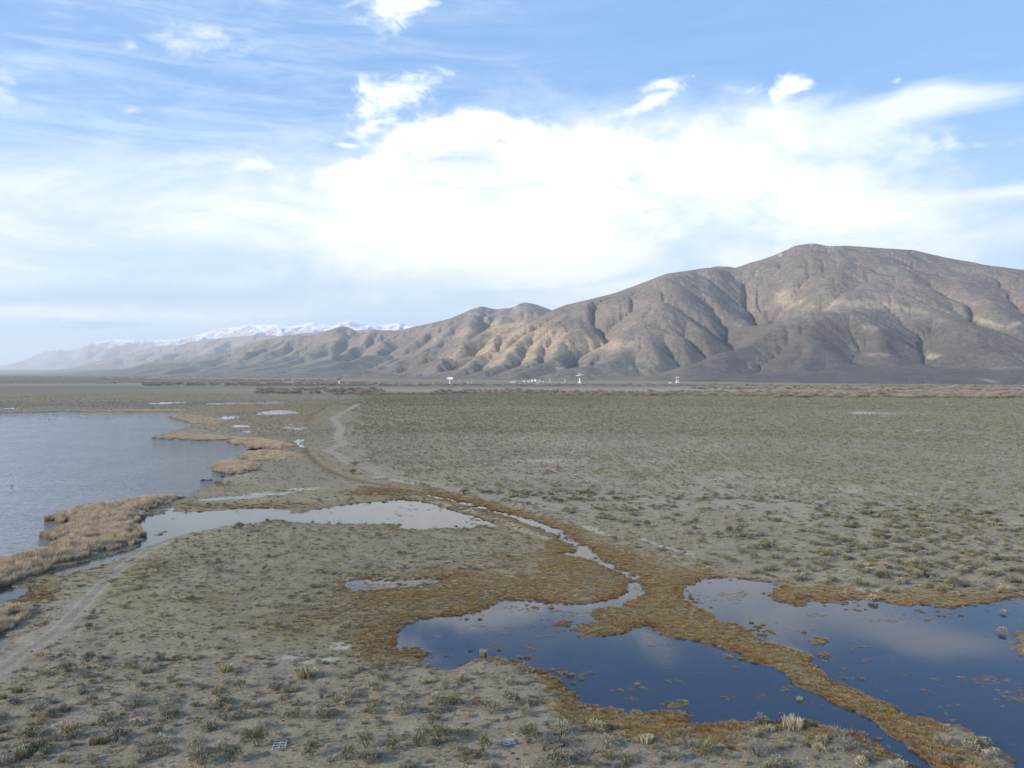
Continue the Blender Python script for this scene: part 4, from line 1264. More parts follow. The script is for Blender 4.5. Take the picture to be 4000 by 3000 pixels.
def rock_albedo(px, py, R, Z, A, T, slope, snow):
    u, v = T, np.log(R)
    n = fbm(u / 0.03, v / 0.02, 5, 61, 0.6)
    n2 = fbm(u / 0.008, v / 0.006, 4, 71, 0.6)
    n3 = fbm(u / 0.09 + v * 3, v / 0.05, 4, 81, 0.6)

    def mixc(base, c, w):
        w = np.clip(w, 0, 1)[:, None]
        return base * (1 - w) + np.array(c) * w
    col = np.repeat(np.array([[0.220, 0.176, 0.150]]), len(px), 0)
    col = mixc(col, (0.185, 0.168, 0.132), sstep(n3, -0.2, 0.5) * 0.7)
    col = mixc(col, (0.235, 0.180, 0.142), sstep(n2 + n * 0.5, 0.1, 0.8) * 0.5)
    col = mixc(col, (0.172, 0.160, 0.130), sstep(py, 1330, 1440) * 0.75)
    col = mixc(col, (0.118, 0.104, 0.094), sstep(px, 2500, 2850) * sstep(py, 1190, 1320) * 0.85)  # cloud shadow over the lower front spur, painted into the rock colour
    # iron red and ochre rocks
    t = 0
    for g in [(2060, 1300, 190, 55, -10, .95), (1900, 1370, 210, 50, 15, .75), (2150, 1340, 130, 55, 0, 1), (2380, 1345, 90, 26, 5, .9), (1980, 1400, 200, 34, 6, .8),
              (2280, 1345, 70, 40, 0, .8), (1840, 1290, 90, 20, 20, .7), (1700, 1330, 60, 12, 20, .5), (2450, 1345, 60, 16, 10, .7)]:
        t = np.maximum(t, g[5] * gblob(px, py, *g[:5]))
    col = mixc(col, (0.380, 0.285, 0.195), sstep(t + 0.35 * n2 + 0.2 * n, 0.22, 0.70) * 0.88)
    col = mixc(col, (0.290, 0.165, 0.115), sstep(t, 0.25, 0.6) * sstep(-n2 + 0.4 * n, 0.15, 0.6) * 0.6)
    # pale grassy bands on the big mountain
    t = 0
    for g in [(3330, 1185, 130, 16, 0, 1), (3420, 1190, 110, 22, -8, 1), (3540, 1205, 120, 14, -12, .8), (3060, 1165, 45, 40, 0, .9), (3110, 1185, 60, 14, 25, .9),
              (3400, 1280, 70, 20, 0, .7), (3250, 1200, 160, 30, 0, .6), (3860, 1260, 110, 16, -18, .9), (3960, 1270, 60, 14, 25, .8), (3430, 1385, 70, 14, 0, .7),
              (3640, 1390, 40, 18, 0, .8), (3930, 1440, 180, 14, 0, .5), (2880, 1270, 30, 16, 0, .6), (2950, 1060, 50, 60, -60, .5), (3340, 1365, 50, 16, 0, .4)]:
        t = np.maximum(t, g[5] * gblob(px, py, *g[:5]))
    col = mixc(col, (0.340, 0.290, 0.200), sstep(t + 0.30 * n2 + 0.15 * n, 0.22, 0.85) * 0.85)
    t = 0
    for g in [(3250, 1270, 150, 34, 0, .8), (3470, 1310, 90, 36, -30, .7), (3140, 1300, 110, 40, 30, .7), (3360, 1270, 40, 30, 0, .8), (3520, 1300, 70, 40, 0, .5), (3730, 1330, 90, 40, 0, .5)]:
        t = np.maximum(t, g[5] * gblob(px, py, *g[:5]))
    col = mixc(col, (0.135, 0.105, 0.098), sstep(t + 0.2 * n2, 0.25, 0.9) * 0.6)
    # gravel in the stream beds
    col = mixc(col, (0.30, 0.265, 0.21), sstep(np.log10(A + 1), 4.9, 6.3) * 0.42)
    col = mixc(col, (0.50, 0.46, 0.40), gblob(px, py, 2505, 1409, 20, 3, 8) * 0.5)
    col = mixc(col, (0.50, 0.50, 0.47), gblob(px, py, 3865, 1487, 32, 4, -10) * 0.5)
    col = mixc(col, (0.44, 0.42, 0.38), gblob(px, py, 2185, 1440, 16, 3, 0) * 0.7)
    # bare limestone on the middle peaks and pale far hills
    t = gblob(px, py, 1880, 1212, 70, 26) + gblob(px, py, 2040, 1200, 70, 18) + gblob(px, py, 1800, 1245, 80, 14, 20)
    col = mixc(col, (0.33, 0.31, 0.28), t * sstep(n2, -0.1, 0.4) * 0.7)
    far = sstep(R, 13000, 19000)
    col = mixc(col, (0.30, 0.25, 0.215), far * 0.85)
    # snow
    if snow:
        alt = Z + 420 * n + 520 * n2 - slope * 520 - 400 * sstep(R, 33500, 39000) + 40
        w = sstep(alt, 760, 980)
        w = np.maximum(w, sstep(R, 20500, 22500) * sstep(alt, 560, 820) * 0.9)
        col = mixc(col, (0.26, 0.24, 0.235), np.ones(len(px)) * 0.6)
        col = mixc(col, (0.84, 0.86, 0.90), w * (1 - 0.75 * sstep(slope + 0.5 * n2, 0.40, 0.75)))
    else:
        w = gblob(px, py, 3222, 968, 36, 10, 0) * sstep(n2, 0.0, 0.3) + gblob(px, py, 3172, 951, 10, 4) + gblob(px, py, 3047, 996, 6, 5)
        col = mixc(col, (0.8, 0.8, 0.82), w * 0.55)
    return col


def build_range(name, fld, x0, x1, snow, cull, colstep):
    a, b, h, A = fld
    t0, t1 = math.atan((x0 - 2000) / F), math.atan((x1 - 2000) / F)
    pxs = np.arange(x0, x1, colstep)
    ta = np.arctan((pxs - 2000) / F)
    ta = ta[(ta >= a[0]) & (ta <= a[-1])]
    fi = (ta - a[0]) / (a[1] - a[0])
    i0 = np.clip(np.floor(fi).astype(int), 1, len(a) - 3)
    f = fi - i0
    rows = np.arange(0, len(b), 2)

    def cubic(M):
        p0, p1, p2, p3 = M[:, i0 - 1], M[:, i0], M[:, i0 + 1], M[:, i0 + 2]
        return p1 + 0.5 * f * (p2 - p0 + f * (2 * p0 - 5 * p1 + 4 * p2 - p3 + f * (3 * (p1 - p2) + p3 - p0)))
    Z = cubic(h[rows])
    AA = np.exp(cubic(np.log(A[rows] + 1)))
    R, T = np.meshgrid(b[rows], ta, indexing='ij')
    Z = Z + fbm(T / 0.0035, np.log(R) / 0.0045, 3, 91) * 0.00030 * R * sstep(Z, 60, 400)
    gr = np.gradient(Z, axis=1) / (R * np.gradient(ta)[None, :])
    gv = np.gradient(Z, axis=0) / np.gradient(R, axis=0)
    slope = np.sqrt(gr ** 2 + gv ** 2)
    X, Y = R * np.sin(T), R * np.cos(T)
    px, py = to_px(X, Y, Z)
    nr, nc = Z.shape
    el = (Z - H) / R
    run = np.maximum.accumulate(el, axis=0)
    keep = el > run - cull
    # never cut off the near apron
    ii = np.arange(nr - 1)[:, None]
    jj = np.arange(nc - 1)[None, :]
    k4 = keep[:-1, :-1] | keep[1:, :-1] | keep[:-1, 1:] | keep[1:, 1:]
    k4 &= (Z[:-1, :-1] > -4) | (Z[1:, 1:] > -4)
    v = ii * nc + jj
    q = np.stack([v, v + 1, v + nc + 1, v + nc], -1)[k4]
    q = q[:, ::-1]
    used = np.unique(q)
    remap = np.full(nr * nc, -1)
    remap[used] = np.arange(len(used))
    q = remap[q]
    V = np.stack([X.ravel(), Y.ravel(), Z.ravel()], 1)[used]
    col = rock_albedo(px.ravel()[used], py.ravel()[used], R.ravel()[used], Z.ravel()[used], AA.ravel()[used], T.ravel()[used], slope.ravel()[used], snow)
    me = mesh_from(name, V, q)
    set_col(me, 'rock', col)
    if not snow:
        pu, qu = px.ravel()[used], py.ravel()[used]
        j = sstep(pu, 2880, 3000) * sstep(qu, 1230, 1080)
        set_float(me, 'juniper', np.maximum(j, 0.25))
    me.materials.append(mountain_material(snow))
    o = link(name, me)
    prop(o, kind='structure')
    print(name, 'tris', len(q) * 2)
    return o


near = range_field(RIDGES, 2600.0, 30000.0, -900, 4900, (0.004, 0.003, 0.0015), (60, 34, 28), (0.028, 0.018, 0.016),
                   [np.array(sorted(RIDGES[0][2] + RIDGES[1][2])), np.array(sorted([p for i, r in enumerate(RIDGES) if len(r[2]) > 30 for p in r[2]])),
                    np.array(sorted([p for r in RIDGES if r[2][0][2] == 17 for p in r[2]]))], 3, True, 0.0030)
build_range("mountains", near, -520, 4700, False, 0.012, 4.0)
far_f = range_field(SNOW_RIDGES, 18500.0, 58000.0, -900, 2500, (0.004, 0.004, 0.004), (50, 24, 12), (0.03, 0.016, 0.010),
                    [np.array(sorted(SNOW_RIDGES[0][2]))], 23, False, 0.0036)
build_range("snow_mountains", far_f, -520, 2400, True, 0.006, 4.0)


# ----------------------------------------------------------------- plants
def plant_material(name, col, var=0.35, tip=None):
    m = bpy.data.materials.new(name)
    m.use_nodes = True
    N = NT(m.node_tree)
    b = N.n['Principled BSDF']
    at = N.node('ShaderNodeAttribute', attribute_name='tone')
    oi = N.node('ShaderNodeObjectInfo')
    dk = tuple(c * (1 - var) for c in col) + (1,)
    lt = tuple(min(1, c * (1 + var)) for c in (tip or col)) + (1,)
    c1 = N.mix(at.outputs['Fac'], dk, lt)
    hs = N.node('ShaderNodeHueSaturation')
    N.l.new(c1, hs.inputs['Color'])
    N.put(hs.inputs['Hue'], N.math('ADD', 0.485, N.math('MULTIPLY', oi.outputs['Random'], 0.03)))
    r2 = N.math('FRACT', N.math('MULTIPLY', oi.outputs['Random'], 17.31))
    N.put(hs.inputs['Value'], N.math('ADD', 0.72, N.math('MULTIPLY', r2, 0.56)))
    r3 = N.math('FRACT', N.math('MULTIPLY', oi.outputs['Random'], 71.7))
    N.put(hs.inputs['Saturation'], N.math('ADD', 0.7, N.math('MULTIPLY', r3, 0.5)))
    N.l.new(hs.outputs[0], b.inputs['Base Color'])
    b.inputs['Roughness'].default_value = 0.9
    b.inputs['Specular IOR Level'].default_value = 0.1
    return m


MAT_SAGE = plant_material("sage_leaf", (0.142, 0.128, 0.086), 0.42, (0.265, 0.248, 0.175))
MAT_GREEN = plant_material("greasewood_leaf", (0.120, 0.110, 0.062), 0.42, (0.230, 0.208, 0.125))
MAT_TAN = plant_material("dry_brush", (0.290, 0.225, 0.150), 0.30, (0.370, 0.300, 0.205))
MAT_GREY = plant_material("grey_brush", (0.175, 0.158, 0.140), 0.38, (0.260, 0.240, 0.215))
MAT_STRAW = plant_material("straw_grass", (0.255, 0.210, 0.115), 0.35, (0.330, 0.280, 0.165))
MAT_OCHRE = plant_material("ochre_sedge", (0.160, 0.095, 0.038), 0.50, (0.270, 0.180, 0.074))
MAT_RUST = plant_material("rust_sedge", (0.100, 0.046, 0.020), 0.45, (0.200, 0.105, 0.042))
MAT_OLIVE = plant_material("olive_sedge", (0.150, 0.120, 0.060), 0.45, (0.250, 0.205, 0.110))
MAT_REED = plant_material("dry_reed", (0.290, 0.215, 0.140), 0.42, (0.470, 0.375, 0.255))
MAT_WILLOW = plant_material("bare_willow", (0.215, 0.172, 0.140), 0.28, (0.300, 0.250, 0.205))
MAT_STEM = plant_material("woody_stem", (0.095, 0.075, 0.058), 0.30)


def leaf_mesh(name, n, blobs, size, mat, rng, up=0.0, blade=False, stems=0, stem_h=0.5):
    """plant made of many leaf sized faces; blobs = (x, y, z, r) puffs that carry the leaves"""
    V, Q, T = [], [], []
    k = 0
    w = np.array([b[3] ** 2 for b in blobs])
    w = w / w.sum()
    for i in range(n):
        bx, by, bz, br = blobs[rng.choice(len(blobs), p=w)]
        d = rng.normal(size=3)
        d /= np.linalg.norm(d)
        if d[2] < -0.35:
            d[2] = -d[2]
        rr = br * (0.55 + 0.5 * rng.random() ** 0.6)
        p = np.array([bx, by, bz]) + d * rr * np.array([1, 1, 0.85])
        p[2] = max(p[2], 0.02)
        s = size * (0.6 + 0.8 * rng.random())
        ax = d * (0.5 + rng.random()) + rng.normal(size=3) * 0.45 + np.array([0, 0, up])
        ax /= np.linalg.norm(ax)
        sd = np.cross(ax, rng.normal(size=3))
        sd /= np.linalg.norm(sd) + 1e-6
        L, W = (s * 1.6, s * 0.32) if not blade else (s * 2.4, s * 0.12)
        V += [p - sd * W, p + sd * W, p + ax * L + sd * W * 0.5, p + ax * L - sd * W * 0.5]
        Q.append((k, k + 1, k + 2, k + 3))
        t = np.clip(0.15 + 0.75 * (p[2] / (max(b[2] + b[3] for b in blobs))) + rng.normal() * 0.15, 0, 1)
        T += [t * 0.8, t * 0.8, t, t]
        k += 4
    for i in range(stems):
        a = rng.random() * 2 * math.pi
        r0 = 0.04
        tx, ty = math.cos(a) * (0.2 + 0.3 * rng.random()), math.sin(a) * (0.2 + 0.3 * rng.random())
        base = np.array([r0 * math.cos(a), r0 * math.sin(a), -0.05])
        top = np.array([tx, ty, stem_h * (0.5 + 0.5 * rng.random())])
        sd = np.array([-math.sin(a), math.cos(a), 0]) * 0.02
        V += [base - sd, base + sd, top + sd * 0.4, top - sd * 0.4]
        Q.append((k, k + 1, k + 2, k + 3))
        T += [0, 0, 0, 0]
        k += 4
    me = mesh_from(name, np.array(V), np.array(Q), smooth=False)
    set_float(me, 'tone', T)
    me.materials.append(mat)
    return me


def dome_blobs(rng, n, R, Ht, sp=0.6):
    sp = sp * 1.1
    out = [(0, 0, Ht * 0.36, min(R, Ht) * 0.58)]
    for i in range(n):
        a = rng.random() * 2 * math.pi
        d = R * sp * math.sqrt(rng.random())
        z = Ht * (0.16 + 0.55 * (1 - (d / R) ** 2) * rng.random() ** 0.8)
        out.append((d * math.cos(a), d * math.sin(a), z, Ht * (0.20 + 0.18 * rng.random())))
    return out


def blade_mesh(name, n, R, Ht, wid, lean, mat, rng, segs=2):
    """tuft of grass or reed blades"""
    V, Q, T = [], [], []
    k = 0
    for i in range(n):
        a = rng.random() * 2 * math.pi
        d = R * math.sqrt(rng.random())
        bx, by = d * math.cos(a), d * math.sin(a)
        h = Ht * (0.6 + 0.4 * rng.random())
        la = a + rng.normal() * 0.8
        l = lean * (0.3 + rng.random()) * h
        tx, ty = bx + l * math.cos(la), by + l * math.sin(la)
        sa = rng.random() * math.pi
        w = wid * (0.7 + 0.6 * rng.random())
        sx, sy = w * math.cos(sa), w * math.sin(sa)
        pts = [(bx, by, -0.02, 1.0), (bx + (tx - bx) * 0.35, by + (ty - by) * 0.35, h * 0.6, 0.9), (tx, ty, h, 0.35)]
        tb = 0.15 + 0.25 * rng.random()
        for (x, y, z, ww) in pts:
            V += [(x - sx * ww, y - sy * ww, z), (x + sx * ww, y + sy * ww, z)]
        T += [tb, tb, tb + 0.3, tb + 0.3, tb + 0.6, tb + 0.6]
        Q += [(k, k + 1, k + 3, k + 2), (k + 2, k + 3, k + 5, k + 4)]
        k += 6
    me = mesh_from(name, np.array(V), np.array(Q), smooth=False)
    set_float(me, 'tone', np.clip(T, 0, 1))
    me.materials.append(mat)
    return me


prng = np.random.default_rng(21)
# kind -> list of meshes (about 1 m across, scaled when placed)
PROTO = {
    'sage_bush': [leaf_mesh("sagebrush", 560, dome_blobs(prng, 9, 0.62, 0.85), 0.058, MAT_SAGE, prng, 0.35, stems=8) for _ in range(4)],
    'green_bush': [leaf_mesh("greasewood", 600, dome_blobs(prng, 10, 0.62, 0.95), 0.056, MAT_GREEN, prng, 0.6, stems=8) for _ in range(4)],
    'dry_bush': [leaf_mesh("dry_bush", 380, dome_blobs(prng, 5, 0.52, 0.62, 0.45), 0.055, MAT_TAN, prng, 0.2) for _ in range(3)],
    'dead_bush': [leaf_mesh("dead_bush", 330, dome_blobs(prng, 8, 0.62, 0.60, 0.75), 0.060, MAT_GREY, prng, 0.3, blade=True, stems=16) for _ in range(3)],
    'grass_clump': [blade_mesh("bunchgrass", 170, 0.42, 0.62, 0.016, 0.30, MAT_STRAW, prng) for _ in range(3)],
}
LOW = {
    'sage_bush': leaf_mesh("sage_low", 70, dome_blobs(prng, 6, 0.62, 0.80), 0.125, MAT_SAGE, prng, 0.4),
    'green_bush': leaf_mesh("greasewood_low", 70, dome_blobs(prng, 6, 0.62, 0.88), 0.125, MAT_GREEN, prng, 0.6),
    'dry_bush': leaf_mesh("dry_low", 55, dome_blobs(prng, 4, 0.52, 0.58), 0.12, MAT_TAN, prng, 0.2),
    'dead_bush': leaf_mesh("dead_low", 55, dome_blobs(prng, 5, 0.62, 0.55), 0.12, MAT_GREY, prng, 0.2),
    'grass_clump': blade_mesh("grass_low", 46, 0.42, 0.55, 0.035, 0.3, MAT_STRAW, prng),
}
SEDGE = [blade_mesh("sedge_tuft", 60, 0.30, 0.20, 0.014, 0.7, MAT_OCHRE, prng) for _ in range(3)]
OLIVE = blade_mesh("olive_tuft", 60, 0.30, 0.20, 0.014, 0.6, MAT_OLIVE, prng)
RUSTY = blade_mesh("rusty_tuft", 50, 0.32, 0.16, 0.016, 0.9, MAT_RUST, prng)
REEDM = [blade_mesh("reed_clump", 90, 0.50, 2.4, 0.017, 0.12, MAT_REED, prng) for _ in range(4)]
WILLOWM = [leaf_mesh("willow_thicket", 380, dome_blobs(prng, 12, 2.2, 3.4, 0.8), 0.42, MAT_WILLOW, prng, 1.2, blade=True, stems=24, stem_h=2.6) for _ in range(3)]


def scatter(name, label, meshes, P, kinds, rot, scl, grp=None, tilt=None):
    """one stuff object: points carrying copies of small plants"""
    me = bpy.data.meshes.new(name)
    me.vertices.add(len(P))
    me.vertices.foreach_set('co', np.asarray(P, np.float32).ravel())
    a = me.attributes.new('kind_id', 'INT', 'POINT')
    a.data.foreach_set('value', np.asarray(kinds, np.int32))
    a = me.attributes.new('turn', 'FLOAT_VECTOR', 'POINT')
    rv = np.zeros((len(P), 3), np.float32)
    rv[:, 2] = rot
    if tilt is not None:
        rv[:, :2] = tilt
    a.data.foreach_set('vector', rv.ravel())
    a = me.attributes.new('size', 'FLOAT_VECTOR', 'POINT')
    a.data.foreach_set('vector', np.asarray(scl, np.float32).ravel())
    o = link(name, me)
    tree = bpy.data.node_groups.new(name + "_scatter", 'GeometryNodeTree')
    tree.interface.new_socket('Geometry', in_out='INPUT', socket_type='NodeSocketGeometry')
    tree.interface.new_socket('Geometry', in_out='OUTPUT', socket_type='NodeSocketGeometry')
    nn, ll = tree.nodes, tree.links
    gi = nn.new('NodeGroupInput')
    go = nn.new('NodeGroupOutput')
    jn = nn.new('GeometryNodeJoinGeometry')

    def named(nm, typ):
        n = nn.new('GeometryNodeInputNamedAttribute')
        n.data_type = typ
        n.inputs['Name'].default_value = nm
        return next(s for s in n.outputs if s.name == 'Attribute' and s.enabled)
    kid, trn, siz = named('kind_id', 'INT'), named('turn', 'FLOAT_VECTOR'), named('size', 'FLOAT_VECTOR')
    for i, m in enumerate(meshes):
        po = bpy.data.objects.new(m.name + "_model", m)     # model only, not in the scene
        oi = nn.new('GeometryNodeObjectInfo')
        oi.inputs['Object'].default_value = po
        oi.inputs['As Instance'].default_value = True
        ip = nn.new('GeometryNodeInstanceOnPoints')
        cmp_ = nn.new('FunctionNodeCompare')
        cmp_.data_type = 'INT'
        cmp_.operation = 'EQUAL'
        ins = [s for s in cmp_.inputs if s.enabled]
        ll.new(kid, ins[0])
        ins[1].default_value = i
        ll.new(gi.outputs[0], ip.inputs['Points'])
        ll.new(cmp_.outputs[0], ip.inputs['Selection'])
        ll.new(oi.outputs['Geometry'], ip.inputs['Instance'])
        ll.new(trn, ip.inputs['Rotation'])
        ll.new(siz, ip.inputs['Scale'])
        ll.new(ip.outputs[0], jn.inputs[0])
    ll.new(jn.outputs[0], go.inputs[0])
    md = o.modifiers.new("plants", 'NODES')
    md.node_group = tree
    prop(o, label=label, kind='stuff', group=grp)
    return o


# --- where bushes grow
def bush_field():
    rng = np.random.default_rng(99)
    out = []
    # rings of candidate spots
    edges = [72, 100, 140, 200, 280, 400, 560, 800, 1150, 1500]
    dens = [0.62, 0.60, 0.55, 0.45, 0.33, 0.24, 0.16, 0.10, 0.055]
    tmax = math.atan((4150 - 2000) / F)
    for r0, r1, d in zip(edges[:-1], edges[1:], dens):
        n = int(d * (r1 * r1 - r0 * r0) * tmax)
        r = np.sqrt(rng.uniform(r0 * r0, r1 * r1, n))
        t = rng.uniform(-tmax, tmax, n)
        out.append(np.stack([r * np.sin(t), r * np.cos(t)], 1))
    P = np.concatenate(out)
    X, Y = P[:, 0], P[:, 1]
    px, py = to_px(X, Y, 0 * X)
    r = np.hypot(X, Y)
    sd, sdr = water_sd(X, Y)
    o = orange_amount(px, py, sdr, X, Y)
    road = np.minimum(np.minimum(line_dist(TRACK_R, X, Y), line_dist(TRACK_R2, X, Y)), line_dist(TRACK_L, X, Y))
    ditch = np.minimum(np.minimum(line_dist(DITCH, X, Y), line_dist(DITCH2, X, Y)), 60)
    clump = fbm(X / 6.0, Y / 6.0, 4, 17, 0.6)
    big = fbm(X / 40.0, Y / 40.0, 3, 27) + 0.9 * fbm(X / 150.0, Y / 150.0, 3, 28)
    # sage field on the right side of the track, turf on the left
    xline = np.interp(py, [1560, 1700, 1800, 1900, 2000, 2100, 2200, 2320], [1380, 1330, 1380, 1620, 2150, 2600, 2760, 2900])
    xn = xline + 90 * fbm(X / 60, Y / 60, 3, 131) + 25 * fbm(X / 8, Y / 8, 3, 132)
    sage = sstep(px, xn, xn + 60) * (py < 2345)
    p = 0.20 * np.ones(len(P))
    near_l = (py > 2150) & (sage < 0.5)
    p = np.where(near_l, 0.17 + 0.25 * sstep(clump, 0.0, 0.5), p)
    p = np.where(py > 2560, 0.30 + 0.42 * sstep(clump, -0.1, 0.4), p)
    turf = gblob(px, py, 500, 2300, 330, 130, -20)
    p = p * (1 - 0.85 * turf)
    bare = gblob(px, py, 3250, 2190, 1000, 110) * 0.35 + gblob(px, py, 3100, 1990, 700, 40) * 0.45
    ps = 0.95 * sstep(clump + 0.4 * big, -0.8 + 0.55 * sstep(py, 1750, 2100), 0.10 + 0.25 * sstep(py, 1750, 2100)) * (1 - bare)
    p = np.where(sage > 0.5, np.maximum(ps, 0.05), p)
    knoll = 1.4 * gblob(px, py, 1120, 1850, 230, 60) + 1.2 * gblob(px, py, 1200, 1710, 170, 70) + gblob(px, py, 870, 1905, 60, 20) + 0.7 * gblob(px, py, 950, 1640, 350, 60)
    p = np.where(sage < 0.5, np.maximum(p, np.clip(knoll, 0, 1) * 1.0 * sstep(clump, -0.6, 0.1)), p)
    p = p * (1 - 0.93 * sstep(o, 0.35, 0.7) * (1 - 0.6 * (py < 1720)))
    p = p * (sd < -0.5) * (road > 2.6) * (ditch > 2.0)
    salt = gblob(px, py, 2140, 1805, 120, 9) + gblob(px, py, 3400, 1615, 120, 6) + gblob(px, py, 2300, 1850, 220, 14, -4)
    p = p * (1 - np.clip(salt, 0, 1))
    p = np.where((px < 1500) & (py < 1640), np.maximum(p, 0.55 * sstep(clump + big, -0.3, 0.3)), p)
    keep = rng.random(len(P)) < np.clip(p, 0, 1)
    X, Y, px, py, r, clump, sage, big = [v[keep] for v in (X, Y, px, py, r, clump, sage, big)]
    o = o[keep]
    n = len(X)
    u = rng.random(n)
    kind = np.zeros(n, int)     # 0 sage 1 green 2 dry 3 dead 4 grass
    left = sage < 0.5
    cl = fbm(X / 14.0, Y / 14.0, 3, 37) * 0.35
    uu = np.clip(u + cl, 0, 1)
    kind = np.where(left, np.select([uu < 0.26, uu < 0.36, uu < 0.56, uu < 0.80], [0, 1, 2, 3], 4),
                    np.select([uu < 0.55, uu < 0.80, uu < 0.86, uu < 0.95], [0, 1, 2, 3], 4))
    s = 0.60 + 1.0 * rng.random(n) ** 1.8
    s = np.where(kind == 2, s * 0.75, s)
    s = np.where(kind == 4, s * 0.8, s)
    s = np.where(left & (py < 2700), s * 0.72, s)
    s = np.where(~left, s * (1.0 + 0.25 * sstep(py, 1800, 2100)), s)
    s = np.where(r < 260, s * 1.2, s)
    s = np.where((sage > 0.5) & (r < 500), s * 0.92, s)
    s = np.where(r > 500, s * 1.3, s)
    s = np.where(r > 900, s * 1.3, s)
    return X, Y, px, py, r, kind, s, rng, sage


BX, BY, BPX, BPY, BR, BK, BS, brng, BSG = bush_field()
KN = ['sage_bush', 'green_bush', 'dry_bush', 'dead_bush', 'grass_clump']

